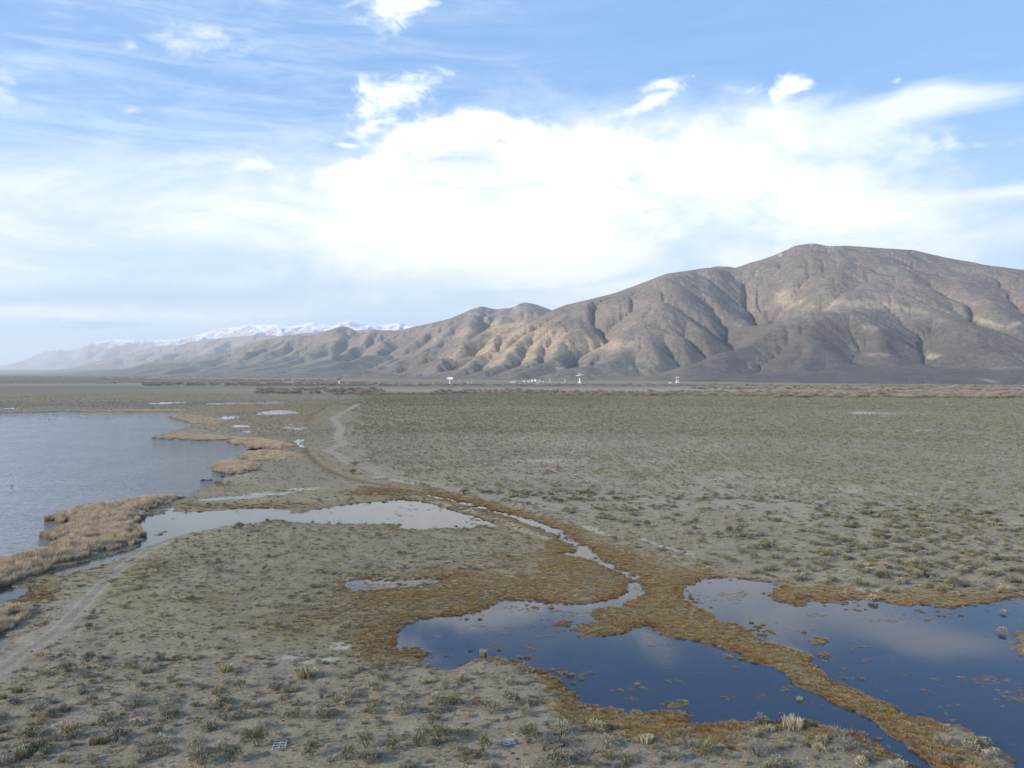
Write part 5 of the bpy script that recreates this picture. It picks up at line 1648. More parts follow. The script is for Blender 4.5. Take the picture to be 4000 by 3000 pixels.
# hand placed plants that the photograph shows clearly: kind, pixel x, y of the foot, width m, height m, label
HAND = [
    ('green_bush', 265, 2640, 2.1, 1.5, "large olive green bush, the leftmost of the green pair below the left track"),
    ('green_bush', 345, 2600, 1.7, 1.4, "olive green bush at the right of the green pair below the left track"),
    ('green_bush', 335, 2662, 1.7, 0.9, "low yellow-green bush just below the green pair by the left track"),
    ('green_bush', 425, 2680, 1.2, 0.9, "small green bush right of the green pair by the left track"),
    ('green_bush', 780, 3000, 2.0, 1.6, "round green bush cut by the bottom edge of the photo, left of the slatted pallet"),
    ('green_bush', 905, 2990, 1.9, 1.6, "yellow-green bush at the bottom edge, left of the weathered pallet"),
    ('green_bush', 1005, 2930, 2.0, 1.9, "big green bush standing against the left pallet"),
    ('dead_bush', 1020, 2868, 1.7, 1.3, "grey and tan tall bush just above the big bush at the left pallet"),
    ('dry_bush', 1092, 2888, 0.9, 0.6, "pale tan domed bush right above the left pallet"),
    ('dry_bush', 1230, 2915, 0.8, 0.6, "pale tan domed bush right of the left pallet"),
    ('dead_bush', 1255, 2740, 1.6, 2.0, "tall feathery straw coloured bush with a dark shadow on its right"),
    ('grass_clump', 1195, 2655, 2.6, 1.1, "wide clump of upright straw grass above the tall feathery bush"),
    ('grass_clump', 575, 2640, 1.8, 0.9, "straw coloured grass clump left of centre with a dark middle"),
    ('grass_clump', 885, 2635, 1.6, 0.9, "yellow grass clump on the gravel left of the pond"),
    ('sage_bush', 1190, 2820, 1.2, 1.1, "small pale green bush on bare grey ground below the feathery bush"),
    ('green_bush', 1216, 2970, 1.6, 1.4, "green bush below the pale dome right of the left pallet"),
    ('green_bush', 1355, 2985, 1.7, 1.5, "green bush near the bottom edge between the two pallets, first from the left pallet"),
    ('green_bush', 1428, 2935, 1.7, 1.5, "upright green bush between the pallets, second from the left pallet"),
    ('green_bush', 1535, 2945, 1.6, 1.3, "rounded green bush between the pallets, third from the left pallet"),
    ('green_bush', 1635, 2930, 1.7, 1.5, "leaning green bush with a tan dome behind its top"),
    ('dry_bush', 1640, 2880, 1.0, 0.7, "round beige dome bush behind the leaning green bush"),
    ('green_bush', 1712, 2920, 2.0, 2.0, "tall green bush with a straw coloured head, midway between pallets"),
    ('green_bush', 1885, 2945, 1.8, 1.8, "big rounded green bush just left of the right pallet"),
    ('green_bush', 1915, 2800, 1.8, 1.3, "light green bush above the right pallet"),
    ('green_bush', 2062, 2915, 2.0, 2.0, "big green bush touching the right side of the right pallet"),
    ('dead_bush', 2125, 2945, 1.2, 1.9, "thin pale straw bush, upright, right of the right pallet"),
    ('sage_bush', 2195, 2880, 2.0, 1.5, "grey-green bush below the west end of the dark pond"),
    ('green_bush', 2180, 3000, 2.6, 1.6, "wide green bush cut by the bottom edge, below the right pallet"),
    ('sage_bush', 2370, 2935, 1.6, 1.3, "pale green bush on grey ground below the pond shore"),
    ('sage_bush', 1575, 2800, 1.7, 1.2, "olive bush at the foot of the grey slope below the pond's west end"),
    ('dead_bush', 1740, 2700, 1.5, 1.3, "pale grey-tan bush left of the pond's near shore"),
    ('dry_bush', 1860, 2765, 1.2, 1.0, "round straw coloured bush below the near pond shore"),
    ('dry_bush', 535, 2845, 1.6, 0.8, "pale tan mound bush on the open gravel at lower left"),
    ('dry_bush', 170, 2585, 1.8, 0.9, "pale tan mounded bush at the right edge of the left track"),
    ('dry_bush', 635, 2418, 1.4, 0.9, "cream coloured dome bush on the slope right of the left track"),
    ('dead_bush', 2690, 2930, 2.0, 1.2, "grey bush at the corner of the near bank"),
    ('dead_bush', 2960, 2965, 2.4, 1.6, "grey-blue bush on the near bank close to the bottom edge"),
    ('grass_clump', 3095, 2850, 2.2, 1.2, "straw grass clump at the water's edge on the near bank"),
    ('dead_bush', 3275, 2900, 2.4, 1.5, "pale grey branching bush on the near bank by the channel"),
    ('dead_bush', 3310, 2945, 2.4, 1.4, "pale tan branching bush just below the grey one on the near bank"),
    ('dry_bush', 3365, 3000, 1.4, 0.9, "cream dome bush at the bottom edge of the near bank"),
    ('dead_bush', 3690, 2920, 1.9, 1.4, "whitish branching bush on the widest part of the marsh ridge"),
    ('dead_bush', 3710, 2985, 1.6, 0.9, "pale twiggy bush near the bottom end of the marsh ridge"),
    ('dry_bush', 3408, 2349, 1.6, 1.2, "round pale tumbleweed at the far shore of the east pond with its reflection below"),
    ('dry_bush', 3920, 2398, 1.0, 0.7, "small round pale bush standing in the water near the right edge, upper one"),
    ('dry_bush', 3916, 2475, 1.1, 0.9, "small round pale bush in the water near the right edge, lower one"),
    ('grass_clump', 3122, 2735, 0.7, 0.4, "lone spiky tuft standing in the dark channel beside the marsh ridge"),
    ('grass_clump', 2489, 2676, 0.6, 0.3, "lone straw tuft in the middle of the dark pond"),
    ('grass_clump', 1887, 2562, 0.9, 0.9, "pale upright tuft on the little point of the near pond shore"),
    ('dry_bush', 3730, 2336, 2.0, 1.0, "low round ochre bush at the back of the east pond"),
    ('dry_bush', 3925, 2318, 2.2, 1.3, "large ochre dome bush at the back of the east pond, near the right edge"),
    ('dead_bush', 3770, 2300, 2.4, 1.5, "whitish branching bush on the bank behind the east pond"),
    ('dead_bush', 3850, 2290, 2.2, 1.4, "pale grey bush, right of the whitish one behind the east pond"),
    ('dead_bush', 3485, 2278, 2.0, 1.3, "cream bush on the clay bank above the round tumbleweed"),
    ('dry_bush', 3440, 2235, 2.1, 1.5, "tan dome bush on grey clay behind the east pond"),
    ('green_bush', 2807, 2110, 2.4, 2.0, "pale green bush on bare clay, left of a matching pair, right of the faint road"),
    ('green_bush', 2848, 2090, 2.2, 1.9, "green bush on bare clay right of the faint road, upper of the pair"),
    ('green_bush', 2525, 2062, 2.2, 1.7, "rounded olive bush beside the end of the faint road"),
    ('sage_bush', 2460, 2045, 3.0, 1.6, "wide grey-green bush touching the faint road"),
    ('green_bush', 940, 2070, 2.4, 1.6, "olive bush on the near shore of the shallow water"),
    ('dead_bush', 985, 2085, 2.0, 1.2, "grey bush right of the olive one by the shallow water"),
    ('green_bush', 850, 1900, 3.0, 1.8, "bushy olive shrub on the point of the lake shore"),
    ('green_bush', 1385, 1825, 4.0, 2.2, "dark olive bush at the bend of the dirt road"),
    ('green_bush', 1378, 1856, 3.4, 2.0, "dark bush between the dirt road and the ditch at the bend"),
    ('green_bush', 1815, 1934, 3.2, 1.8, "olive bush beside the dirt road above the stream"),
    ('sage_bush', 115, 2890, 2.0, 0.9, "dark grey-green low bush in the far left foreground"),
    ('sage_bush', 420, 2825, 1.8, 0.8, "dark low bush on the gravel, left of the pale mound"),
]


def size_mesh(me):
    co = np.empty(len(me.vertices) * 3, np.float32)
    me.vertices.foreach_get('co', co)
    co = co.reshape(-1, 3)
    return (co[:, 0].max() - co[:, 0].min() + co[:, 1].max() - co[:, 1].min()) / 2, co[:, 2].max()


CATN = {'sage_bush': 'bush', 'green_bush': 'bush', 'dry_bush': 'bush', 'dead_bush': 'bush', 'grass_clump': 'grass clump'}
hand_xy = []
for i, (k, x, y, wd, ht, lab) in enumerate(HAND):
    gx, gy = ground(x, y)
    me = PROTO[k][i % len(PROTO[k])]
    w0, h0 = size_mesh(me)
    o = link(k, me)
    o.location = (float(gx), float(gy), max(float(terrain_z(np.array([gx]), np.array([gy]))[0]), 0.0) - 0.02)
    o.rotation_euler = (0, 0, random.uniform(0, 6.28))
    wd, ht = wd * 1.25, ht * 1.15
    o.scale = (wd / w0, wd / w0 * random.uniform(0.9, 1.1), ht / h0)
    prop(o, lab, CATN[k], "bushes and grass clumps on the marsh")
    hand_xy.append((float(gx), float(gy)))
hand_xy = np.array(hand_xy)

# the next largest bushes one by one, the rest as ground cover
vis = (BPX > 20) & (BPX < 3980) & (BPY < 2985)
dmin = np.full(len(BX), 99.0)
for px_, py_ in ((1093, 2929), (1100, 2950), (1986, 2917), (1990, 2940), (1080, 2970), (1975, 2950)):
    hx, hy = ground(px_, py_)
    dmin = np.minimum(dmin, np.hypot(BX - hx, BY - hy) - 0.4)
for hx, hy in hand_xy:
    dmin = np.minimum(dmin, np.hypot(BX - hx, BY - hy))
ok = dmin > 1.5
app = np.where(vis & ok, BS / BR, 0)
order = np.argsort(-app)
single = order[:235]
rest = np.ones(len(BX), bool)
rest[single] = False
rest &= ok


LOOK = {'sage_bush': ['grey-green sagebrush', 'dusty olive sagebrush', 'dull green sagebrush'],
        'green_bush': ['green leafy bush', 'yellow-green bush', 'fresh green bush'],
        'dry_bush': ['pale tan domed bush', 'beige dry bush', 'cream coloured dry mound'],
        'dead_bush': ['grey leafless bush', 'twiggy grey bush', 'ashen brittle bush'],
        'grass_clump': ['straw coloured grass clump', 'tan bunchgrass tuft', 'yellowed grass tuft']}


def where_words(x, y):
    # landmark of the spot
    marks = [("the left pallet", 1090, 2930), ("the right pallet", 1990, 2920), ("the green bush pair by the left track", 305, 2620),
             ("the tall feathery bush", 1255, 2740), ("the west end of the dark pond", 1540, 2520), ("the near pond shore", 1950, 2640),
             ("the salt streak below the pond", 2520, 2890), ("the muddy pool", 1500, 2300), ("the left track", 330, 2400),
             ("the marsh ridge", 3300, 2750), ("the near bank channel", 3350, 2930), ("the back of the east pond", 3500, 2320), ("the rusty marsh", 1750, 2330),
             ("the wet ruts of the left track", 480, 2240), ("the pale mound on open gravel", 535, 2845), ("the lower left corner", 60, 2950),
             ("the wide straw clump", 1195, 2655), ("the salt edge of the marsh", 2650, 2200), ("the stream bend", 2300, 2200), ("the clay flat", 3300, 2180),
             ("the right edge of the clay flat", 3900, 2180), ("the end of the faint road", 2560, 2080), ("the shallow water's near shore", 1200, 2080), ("the shore under the reeds", 250, 2400)]
    best = min(marks, key=lambda m: (m[1] - x) ** 2 + ((m[2] - y) * 1.6) ** 2)
    dx, dy = x - best[1], y - best[2]
    if abs(dx) > abs(dy) * 1.5:
        side = "right of" if dx > 0 else "left of"
    elif dy > 0:
        side = "below"
    else:
        side = "above"
    d = math.hypot(dx, dy)
    far = "close " if d < 130 else ("" if d < 300 else "well ")
    return far + side + " " + best[0]


SZ = terrain_z(BX[single], BY[single]) - 0.02
used_labels = {}
size_w = [(1.25, "large"), (0.85, "mid-sized"), (0.0, "small")]
for n_, i in enumerate(single):
    k = KN[BK[i]]
    me = PROTO[k][int(brng.integers(len(PROTO[k])))]
    o = link(k, me)
    s = float(BS[i]) * 1.05
    o.location = (float(BX[i]), float(BY[i]), float(SZ[n_]))
    o.rotation_euler = (0, 0, float(brng.uniform(0, 6.28)))
    fl = float(brng.uniform(0.65, 1.15))
    wide = float(brng.uniform(0.85, 1.3))
    o.scale = (s * wide, s, s * fl)
    look = LOOK[k][n_ % 3]
    sz = next(w for t, w in size_w if s >= t)
    shape = "flat " if fl < 0.78 else ("tall " if fl > 1.03 else ("broad " if wide > 1.2 else ""))
    lab = f"{sz} {shape}{look} {where_words(BPX[i], BPY[i])}"
    if len(lab.split()) > 14:
        lab = lab.replace(shape, '', 1).replace('grass clump', 'tuft')
    lab0 = lab
    for extra in ["", "nearer the camera", "farther back", "more to the left", "more to the right", "darker one", "paler one", "on bare soil", "among low scrub",
                  "with a long shadow", "next to a smaller tuft", "in a dense patch", "standing alone"]:
        lab = lab0 + (", " + extra if extra else "")
        if lab not in used_labels and len(lab.split()) <= 16:
            break
    if len(lab.split()) > 16:
        lab = lab.replace(sz + ' ', '', 1).replace(' more to the', ' to the')
    used_labels[lab] = 1
    prop(o, lab, CATN[k], "bushes and grass clumps on the marsh")

ri = np.where(rest)[0]
nearm = BR[ri] < 260
# close ground cover uses the detailed plants, far cover the light ones
meshes = [PROTO[KN[k]][v] for k in range(5) for v in range(3)] + [LOW[KN[k]] for k in range(5)]
kid = np.where(nearm, BK[ri] * 3 + brng.integers(0, 3, len(ri)), 15 + BK[ri])
sc = np.stack([BS[ri] * brng.uniform(0.85, 1.25, len(ri)), BS[ri], BS[ri] * brng.uniform(0.55, 1.05, len(ri))], 1)
scatter("scrub", "low grey-green desert scrub covering the plain", meshes,
        np.stack([BX[ri], BY[ri], terrain_z(BX[ri], BY[ri]) - 0.02], 1), kid, brng.uniform(0, 6.28, len(ri)), sc)
print('scrub', len(ri))


# small tufts and twigs between the bushes, near the camera
def small_cover():
    rng = np.random.default_rng(5)
    r = np.sqrt(rng.uniform(74 ** 2, 250 ** 2, 170000))
    t = rng.uniform(-0.61, 0.61, len(r))
    X, Y = r * np.sin(t), r * np.cos(t)
    px, py = to_px(X, Y, 0 * X)
    sd, sdr = water_sd(X, Y)
    o = orange_amount(px, py, sdr, X, Y)
    cl = fbm(X / 3.0, Y / 3.0, 4, 57, 0.6)
    p = (0.12 + sstep(cl, -0.2, 0.5)) * (sd < -0.6) * (1 - sstep(o, 0.4, 0.7)) * (line_dist(TRACK_L, X, Y) > 2.4) * (py > 2000)
    k = rng.random(len(X)) < p * 0.85
    X, Y, cl = X[k], Y[k], cl[k]
    n = len(X)
    kinds = rng.choice(5, n, p=[0.22, 0.03, 0.15, 0.30, 0.30])
    s = 0.10 + 0.42 * rng.random(n) ** 2
    scatter("dry_ground_cover", "tiny dry tufts and twigs scattered on the near ground", [LOW[x] for x in KN],
            np.stack([X, Y, terrain_z(X, Y)], 1), kinds, rng.uniform(0, 6.28, n), np.stack([s * 1.3, s * 1.3, s * 0.8], 1))
    print('cover', n)


small_cover()


def marsh_plants():
    rng = np.random.default_rng(15)
    N_ = 150000
    r = np.sqrt(rng.uniform(78 ** 2, 330 ** 2, N_ * 2))
    t = rng.uniform(-0.62, 0.62, len(r))
    X, Y = r * np.sin(t), r * np.cos(t)
    px, py = to_px(X, Y, 0 * X)
    sd, sdr = water_sd(X, Y)
    o = orange_amount(px, py, sdr, X, Y)
    cl = fbm(X / 2.5, Y / 2.5, 4, 67, 0.6)
    big = fbm(X / 9.0, Y / 9.0, 3, 77)
    dry = sstep(o + 0.5 * cl + 0.3 * big, 0.25, 0.95) * (sd < 0.15)
    # plants standing in the water in loose patches
    inw = (sd > 0.0) * sstep(cl + 0.8 * big, 0.30, 0.75) * np.exp(-np.clip(sdr, 0, 40) / 3.2) * 1.0 * (o > 0.25)
    pat = patch_amount(px, py)
    inw = np.maximum(inw, (sd > -0.2) * sstep(pat + 0.7 * cl, 0.35, 1.0) * 0.95)
    strew = (sd > 0.5) * sstep(cl + big, 0.45, 0.95) * 0.5 * (o > 0.12)
    dens = np.where(r < 150, 1.0, np.where(r < 220, 0.75, 0.5))
    p = np.maximum(np.maximum(dry, inw), strew) * dens
    k = rng.random(len(X)) < p
    X, Y, sdk, cl, r, o, big = X[k], Y[k], sd[k], cl[k], r[k], o[k], big[k]
    n = len(X)
    s = rng.uniform(0.6, 1.25, n) * np.where(sdk > 0, 0.7, 1.0) * np.where(r > 220, 1.5, 1.0)
    u = rng.random(n) + 0.5 * big
    wet = np.exp(-np.abs(sdk) / 1.6)
    sk = np.where(u < 0.18 + 0.30 * (o < 0.7) + 0.45 * sstep(-sdk, 0.8, 3.0), 3, np.where(rng.random(n) < 0.15 + 0.65 * wet, 4, rng.integers(0, 3, n)))
    scatter("marsh_sedge", "ochre and rust coloured sedge growing in and around the ponds", SEDGE + [OLIVE, RUSTY],
            np.stack([X, Y, np.where(sdk > 0, -0.06, terrain_z(X, Y))], 1), sk, rng.uniform(0, 6.28, n),
            np.stack([s * 1.2, s * 1.2, s * rng.uniform(0.6, 1.1, n)], 1))
    print('sedge', n)


marsh_plants()

REEDS = [
    ("dense bed of tall tan reeds between the lake and the shallow water",
     [(-300, 2350), (-100, 2240), (0, 2200), (100, 2180), (200, 2155), (262, 2124), (215, 2106), (178, 2092), (240, 2072), (300, 2056), (262, 2046), (206, 2032),
      (208, 2022), (260, 2010), (330, 1996), (390, 1986), (470, 1970), (540, 1960), (640, 1954), (700, 1946), (650, 1968), (600, 1985), (560, 2000), (545, 2025), (500, 2055),
      (545, 2085), (560, 2105), (540, 2125), (480, 2140), (400, 2160), (330, 2180), (240, 2206), (160, 2240), (90, 2262), (0, 2290), (-300, 2420)], 0.55, 1.0),
    ("tan reed fringe on the long point reaching into the lake",
     [(592, 1711), (640, 1705), (700, 1697), (780, 1702), (860, 1708), (940, 1714), (1000, 1716), (1100, 1728), (1150, 1745), (1100, 1756), (1000, 1752), (960, 1741), (905, 1734), (890, 1721), (780, 1722), (700, 1718), (640, 1716)], 1.0, 0.62),
    ("rounded clump of tan reeds on the lake shore above the muddy beach",
     [(838, 1836), (850, 1812), (900, 1806), (960, 1808), (1000, 1822), (990, 1842), (950, 1853), (908, 1855), (865, 1848)], 0.7, 0.9),
    ("brownish reeds around the cove, between the long point and the rounded clump",
     [(930, 1778), (990, 1764), (1060, 1762), (1150, 1772), (1180, 1786), (1100, 1802), (1010, 1806), (965, 1800)], 1.0, 0.5),
    ("pale reed fringe on the upper corner of the lake",
     [(665, 1630), (712, 1620), (760, 1622), (840, 1636), (900, 1648), (840, 1662), (763, 1655), (700, 1641)], 1.2, 0.4),
    ("faded reed strip along the far shore of the lake",
     [(-200, 1622), (0, 1612), (300, 1606), (600, 1602), (720, 1603), (712, 1609), (560, 1610), (200, 1609), (0, 1615)], 1.6, 0.5),
    ("small bed of windblown reeds at the left edge of the picture",
     [(-250, 2520), (-100, 2450), (0, 2392), (50, 2378), (95, 2372), (110, 2385), (90, 2400), (60, 2440), (30, 2470), (0, 2472), (-200, 2540)], 0.5, 0.8),
]
for (lab, pl, spc, hs) in REEDS:
    w = poly_world(pl)
    x0, y0 = w.min(0)
    x1, y1 = w.max(0)
    rng = np.random.default_rng(len(lab))
    n = int((x1 - x0) * (y1 - y0) / (spc * spc))
    X = rng.uniform(x0, x1, n)
    Y = rng.uniform(y0, y1, n)
    sdv = poly_sd(w, X, Y, 12) + fbm(X / 3.0, Y / 3.0, 3, 87) * 1.5
    cl = fbm(X / 5.0, Y / 5.0, 3, 97)
    k = (sdv > 0) & (cl > -0.55 + 0.5 * rng.random(n))
    X, Y, cl, sdv = X[k], Y[k], cl[k], sdv[k]
    n = len(X)
    hgt = (0.62 + 0.30 * sstep(sdv, 0, 2.5) + 0.16 * cl) * hs * rng.uniform(0.7, 1.2, n)
    wx = np.clip(spc / 0.55, 1, 2.4)
    til = np.stack([fbm(X / 7, Y / 7, 2, 107) * 0.3, fbm(X / 7, Y / 7, 2, 108) * 0.3], 1)
    scatter("reeds", lab, REEDM, np.stack([X, Y, np.full(n, -0.02)], 1), rng.integers(0, 4, n), rng.uniform(0, 6.28, n),
            np.stack([np.full(n, wx), np.full(n, wx), hgt], 1), tilt=til)
    print('reeds', n)


# belts of bare willows at the far side of the plain
def willows():
    rng = np.random.default_rng(45)
    rows = []
    for (xa, xb, ya, yb, n, hmin, hmax) in [(0, 1100, 1470, 1478, 240, .4, .7), (300, 1300, 1484, 1490, 200, .5, .9), (560, 1500, 1497, 1508, 260, .5, 1.0),
                                            (1000, 4000, 1502, 1508, 520, .45, .8), (1000, 1500, 1520, 1540, 130, .5, 1.0), (1700, 2200, 1525, 1540, 120, .4, .8),
                                            (2200, 4050, 1530, 1548, 430, .35, .9), (3000, 4050, 1526, 1552, 240, .5, 1.0), (1300, 1800, 1540, 1544, 60, .3, .6),
                                            (2700, 4000, 1512, 1520, 200, .5, .9), (0, 500, 1480, 1484, 90, .3, .6), (380, 470, 1496, 1500, 16, .4, .6)]:
        n = int(n * 1.7)
        x = rng.uniform(xa, xb, n)
        y = rng.uniform(ya, yb, n) + (x - 2200) * 0.004 * (x > 2200)
        c = fbm(x / 45.0, y / 4.0, 3, int(xa) % 50 + 3)
        k = c > -0.25
        rows.append(np.stack([x[k], y[k], rng.uniform(hmin, hmax, k.sum())], 1))
    W = np.concatenate(rows)
    X, Y = ground(W[:, 0], W[:, 1])
    s = W[:, 2] * 2.0
    appar = s / np.hypot(X, Y)
    order = np.argsort(-appar * ((W[:, 0] > 10) & (W[:, 0] < 3990)))
    marks = [("left of the far lake sheet", 250), ("behind the lake's right corner", 620), ("behind the orange meadow", 980), ("below the shaded dish", 1325),
             ("behind the road's end", 1500), ("below the tipped dish", 1757), ("below the long pale shed", 2000), ("below the cluster of dishes", 2110), ("below the tallest telescope", 2265),
             ("midway between the two right telescopes", 2450), ("below the right telescope", 2646), ("below the foot of the front spur", 2850), ("below the mountain notch", 3050),
             ("below the main summit", 3220), ("below the pale bands of the mountain", 3420), ("below the mountain's right shoulder", 3640), ("below the white scar on the slope", 3860), ("by the right edge", 3970)]
    seen = {}
    for j in order[:48]:
        x, y = W[j, 0], W[j, 1]
        o = link("willow_bush", WILLOWM[int(rng.integers(3))])
        o.location = (float(X[j]), float(Y[j]), 0.2)
        o.rotation_euler = (0, 0, float(rng.uniform(0, 6.28)))
        wd = float(rng.uniform(1.0, 1.9))
        o.scale = (float(s[j]) * wd, float(s[j]) * 1.3, float(s[j]))
        mk = min(marks, key=lambda m: abs(m[1] - x))[0]
        row = "front" if y - (x - 2200) * 0.004 * (x > 2200) > 1524 else "back"
        sz = "broad" if wd > 1.55 else ("rounded" if wd > 1.25 else "upright")
        tall = "tall" if s[j] > 1.7 else "low"
        lab = f"{tall} {sz} bare willow thicket, {row} belt {mk}"
        c = seen.get(lab, 0)
        seen[lab] = c + 1
        if c:
            lab = f"{tall} {sz} bare willow thicket, {['nearer', 'darker', 'farther', 'paler', 'denser'][min(c, 5) - 1]} one, {row} belt {mk}"
        prop(o, lab, "bush", "bare willow thickets on the plain")
    q = order[48:]
    scatter("willow_scrub", "far belts of leafless brown willow scrub across the plain", WILLOWM, np.stack([X[q], Y[q], 0 * X[q]], 1), rng.integers(0, 3, len(q)),
            rng.uniform(0, 6.28, len(q)), np.stack([s[q] * 1.5, s[q] * 1.5, s[q] * 1.15], 1))


willows()


# ----------------------------------------------------------------- built things
def plain_mat(name, col, rough=0.6, metal=0.0, nscale=1.0, namp=0.12):
    m = bpy.data.materials.new(name)
    m.use_nodes = True
    N = NT(m.node_tree)
    b = N.n['Principled BSDF']
    tc = N.node('ShaderNodeTexCoord').outputs['Object']
    n = N.noise(tc, nscale, 5, 0.65)
    lo = tuple(c * (1 - namp) for c in col) + (1,)
    hi = tuple(min(1, c * (1 + namp)) for c in col) + (1,)
    N.l.new(N.mix(n, lo, hi), b.inputs['Base Color'])
    b.inputs['Roughness'].default_value = rough
    b.inputs['Metallic'].default_value = metal
    return m


M_WHITE = plain_mat("white_paint", (0.80, 0.80, 0.76), 0.5, 0, 0.4)
M_DISH = plain_mat("dish_panels", (0.74, 0.74, 0.72), 0.55, 0, 0.5, 0.08)
M_STEEL = plain_mat("steel_truss", (0.62, 0.62, 0.60), 0.5, 0.1, 1.0)
M_GREYM = plain_mat("grey_mesh_and_shaded_dish", (0.42, 0.42, 0.42), 0.6, 0, 0.5)
M_ROOF = plain_mat("pale_roof", (0.60, 0.58, 0.52), 0.7, 0, 0.5)
M_WALLY = plain_mat("cream_wall", (0.70, 0.66, 0.52), 0.7, 0, 0.5)
M_DARK = plain_mat("shadowed_wall_and_tyre", (0.07, 0.07, 0.07), 0.8, 0, 0.5)
M_GLASS = plain_mat("window_glass", (0.05, 0.06, 0.07), 0.2, 0, 0.5)
M_WOOD = plain_mat("weathered_wood", (0.34, 0.34, 0.34), 0.85, 0, 6.0, 0.25)
M_LOG = plain_mat("dark_log", (0.055, 0.045, 0.038), 0.9, 0, 3.0, 0.3)
M_ROCK = plain_mat("dark_stone", (0.080, 0.075, 0.068), 0.9, 0, 3.0, 0.3)
M_DUNG = plain_mat("dry_dung", (0.040, 0.030, 0.022), 0.95, 0, 5.0, 0.3)


def bm_obj(name, bm, mat, parent=None, smooth=False):
    me = bpy.data.meshes.new(name)
    bmesh.ops.recalc_face_normals(bm, faces=bm.faces)
    bm.to_mesh(me)
    bm.free()
    if smooth:
        me.polygons.foreach_set('use_smooth', [True] * len(me.polygons))
    return link(name, me, mat, parent)


def add_box(bm, c, s, rz=0.0, taper=1.0):
    vs = []
    for z in (-1, 1):
        f = 1.0 if z < 0 else taper
        for x, y in ((-1, -1), (1, -1), (1, 1), (-1, 1)):
            X, Y = x * s[0] / 2 * f, y * s[1] / 2 * f
            X, Y = X * math.cos(rz) - Y * math.sin(rz), X * math.sin(rz) + Y * math.cos(rz)
            vs.append(bm.verts.new((c[0] + X, c[1] + Y, c[2] + z * s[2] / 2)))
    for f in ((0, 3, 2, 1), (4, 5, 6, 7), (0, 1, 5, 4), (1, 2, 6, 5), (2, 3, 7, 6), (3, 0, 4, 7)):
        bm.faces.new([vs[i] for i in f])


def add_bar(bm, a, b, r0, r1=None, n=6):
    r1 = r0 if r1 is None else r1
    a, b = Vector(a), Vector(b)
    d = (b - a).normalized()
    u = d.orthogonal().normalized()
    v = d.cross(u)
    ra = [bm.verts.new(a + (u * math.cos(t) + v * math.sin(t)) * r0) for t in [i * 2 * math.pi / n for i in range(n)]]
    rb = [bm.verts.new(b + (u * math.cos(t) + v * math.sin(t)) * r1) for t in [i * 2 * math.pi / n for i in range(n)]]
    for i in range(n):
        j = (i + 1) % n
        bm.faces.new((ra[i], ra[j], rb[j], rb[i]))
    bm.faces.new(ra[::-1])
    bm.faces.new(rb)


def add_lathe(bm, prof, n=24, M=None):
    M = M or Matrix.Identity(4)
    rings = []
    for r, z in prof:
        if r < 1e-4:
            rings.append([bm.verts.new(M @ Vector((0, 0, z)))])
        else:
            rings.append([bm.verts.new(M @ Vector((r * math.cos(i * 2 * math.pi / n), r * math.sin(i * 2 * math.pi / n), z))) for i in range(n)])
    for A, B in zip(rings[:-1], rings[1:]):
        for i in range(n):
            j = (i + 1) % n
            if len(A) == 1 and len(B) == 1:
                continue
            if len(A) == 1:
                bm.faces.new((A[0], B[j], B[i]))
            elif len(B) == 1:
                bm.faces.new((A[i], A[j], B[0]))
            else:
                bm.faces.new((A[i], A[j], B[j], B[i]))


def thing(name, loc, rz, label, cat, group=None):
    o = bpy.data.objects.new(name, None)
    o.empty_display_size = 1.0
    COL.objects.link(o)
    o.location = loc
    o.rotation_euler = (0, 0, rz)
    return prop(o, label, cat, group)


def spot(x, y, Y=None):
    """foot of a thing: photo pixel on the plain"""
    gx, gy = ground(x, y)
    return (float(gx), float(gy), max(0.0, float(terrain_z(np.array([float(gx)]), np.array([float(gy)]))[0])))


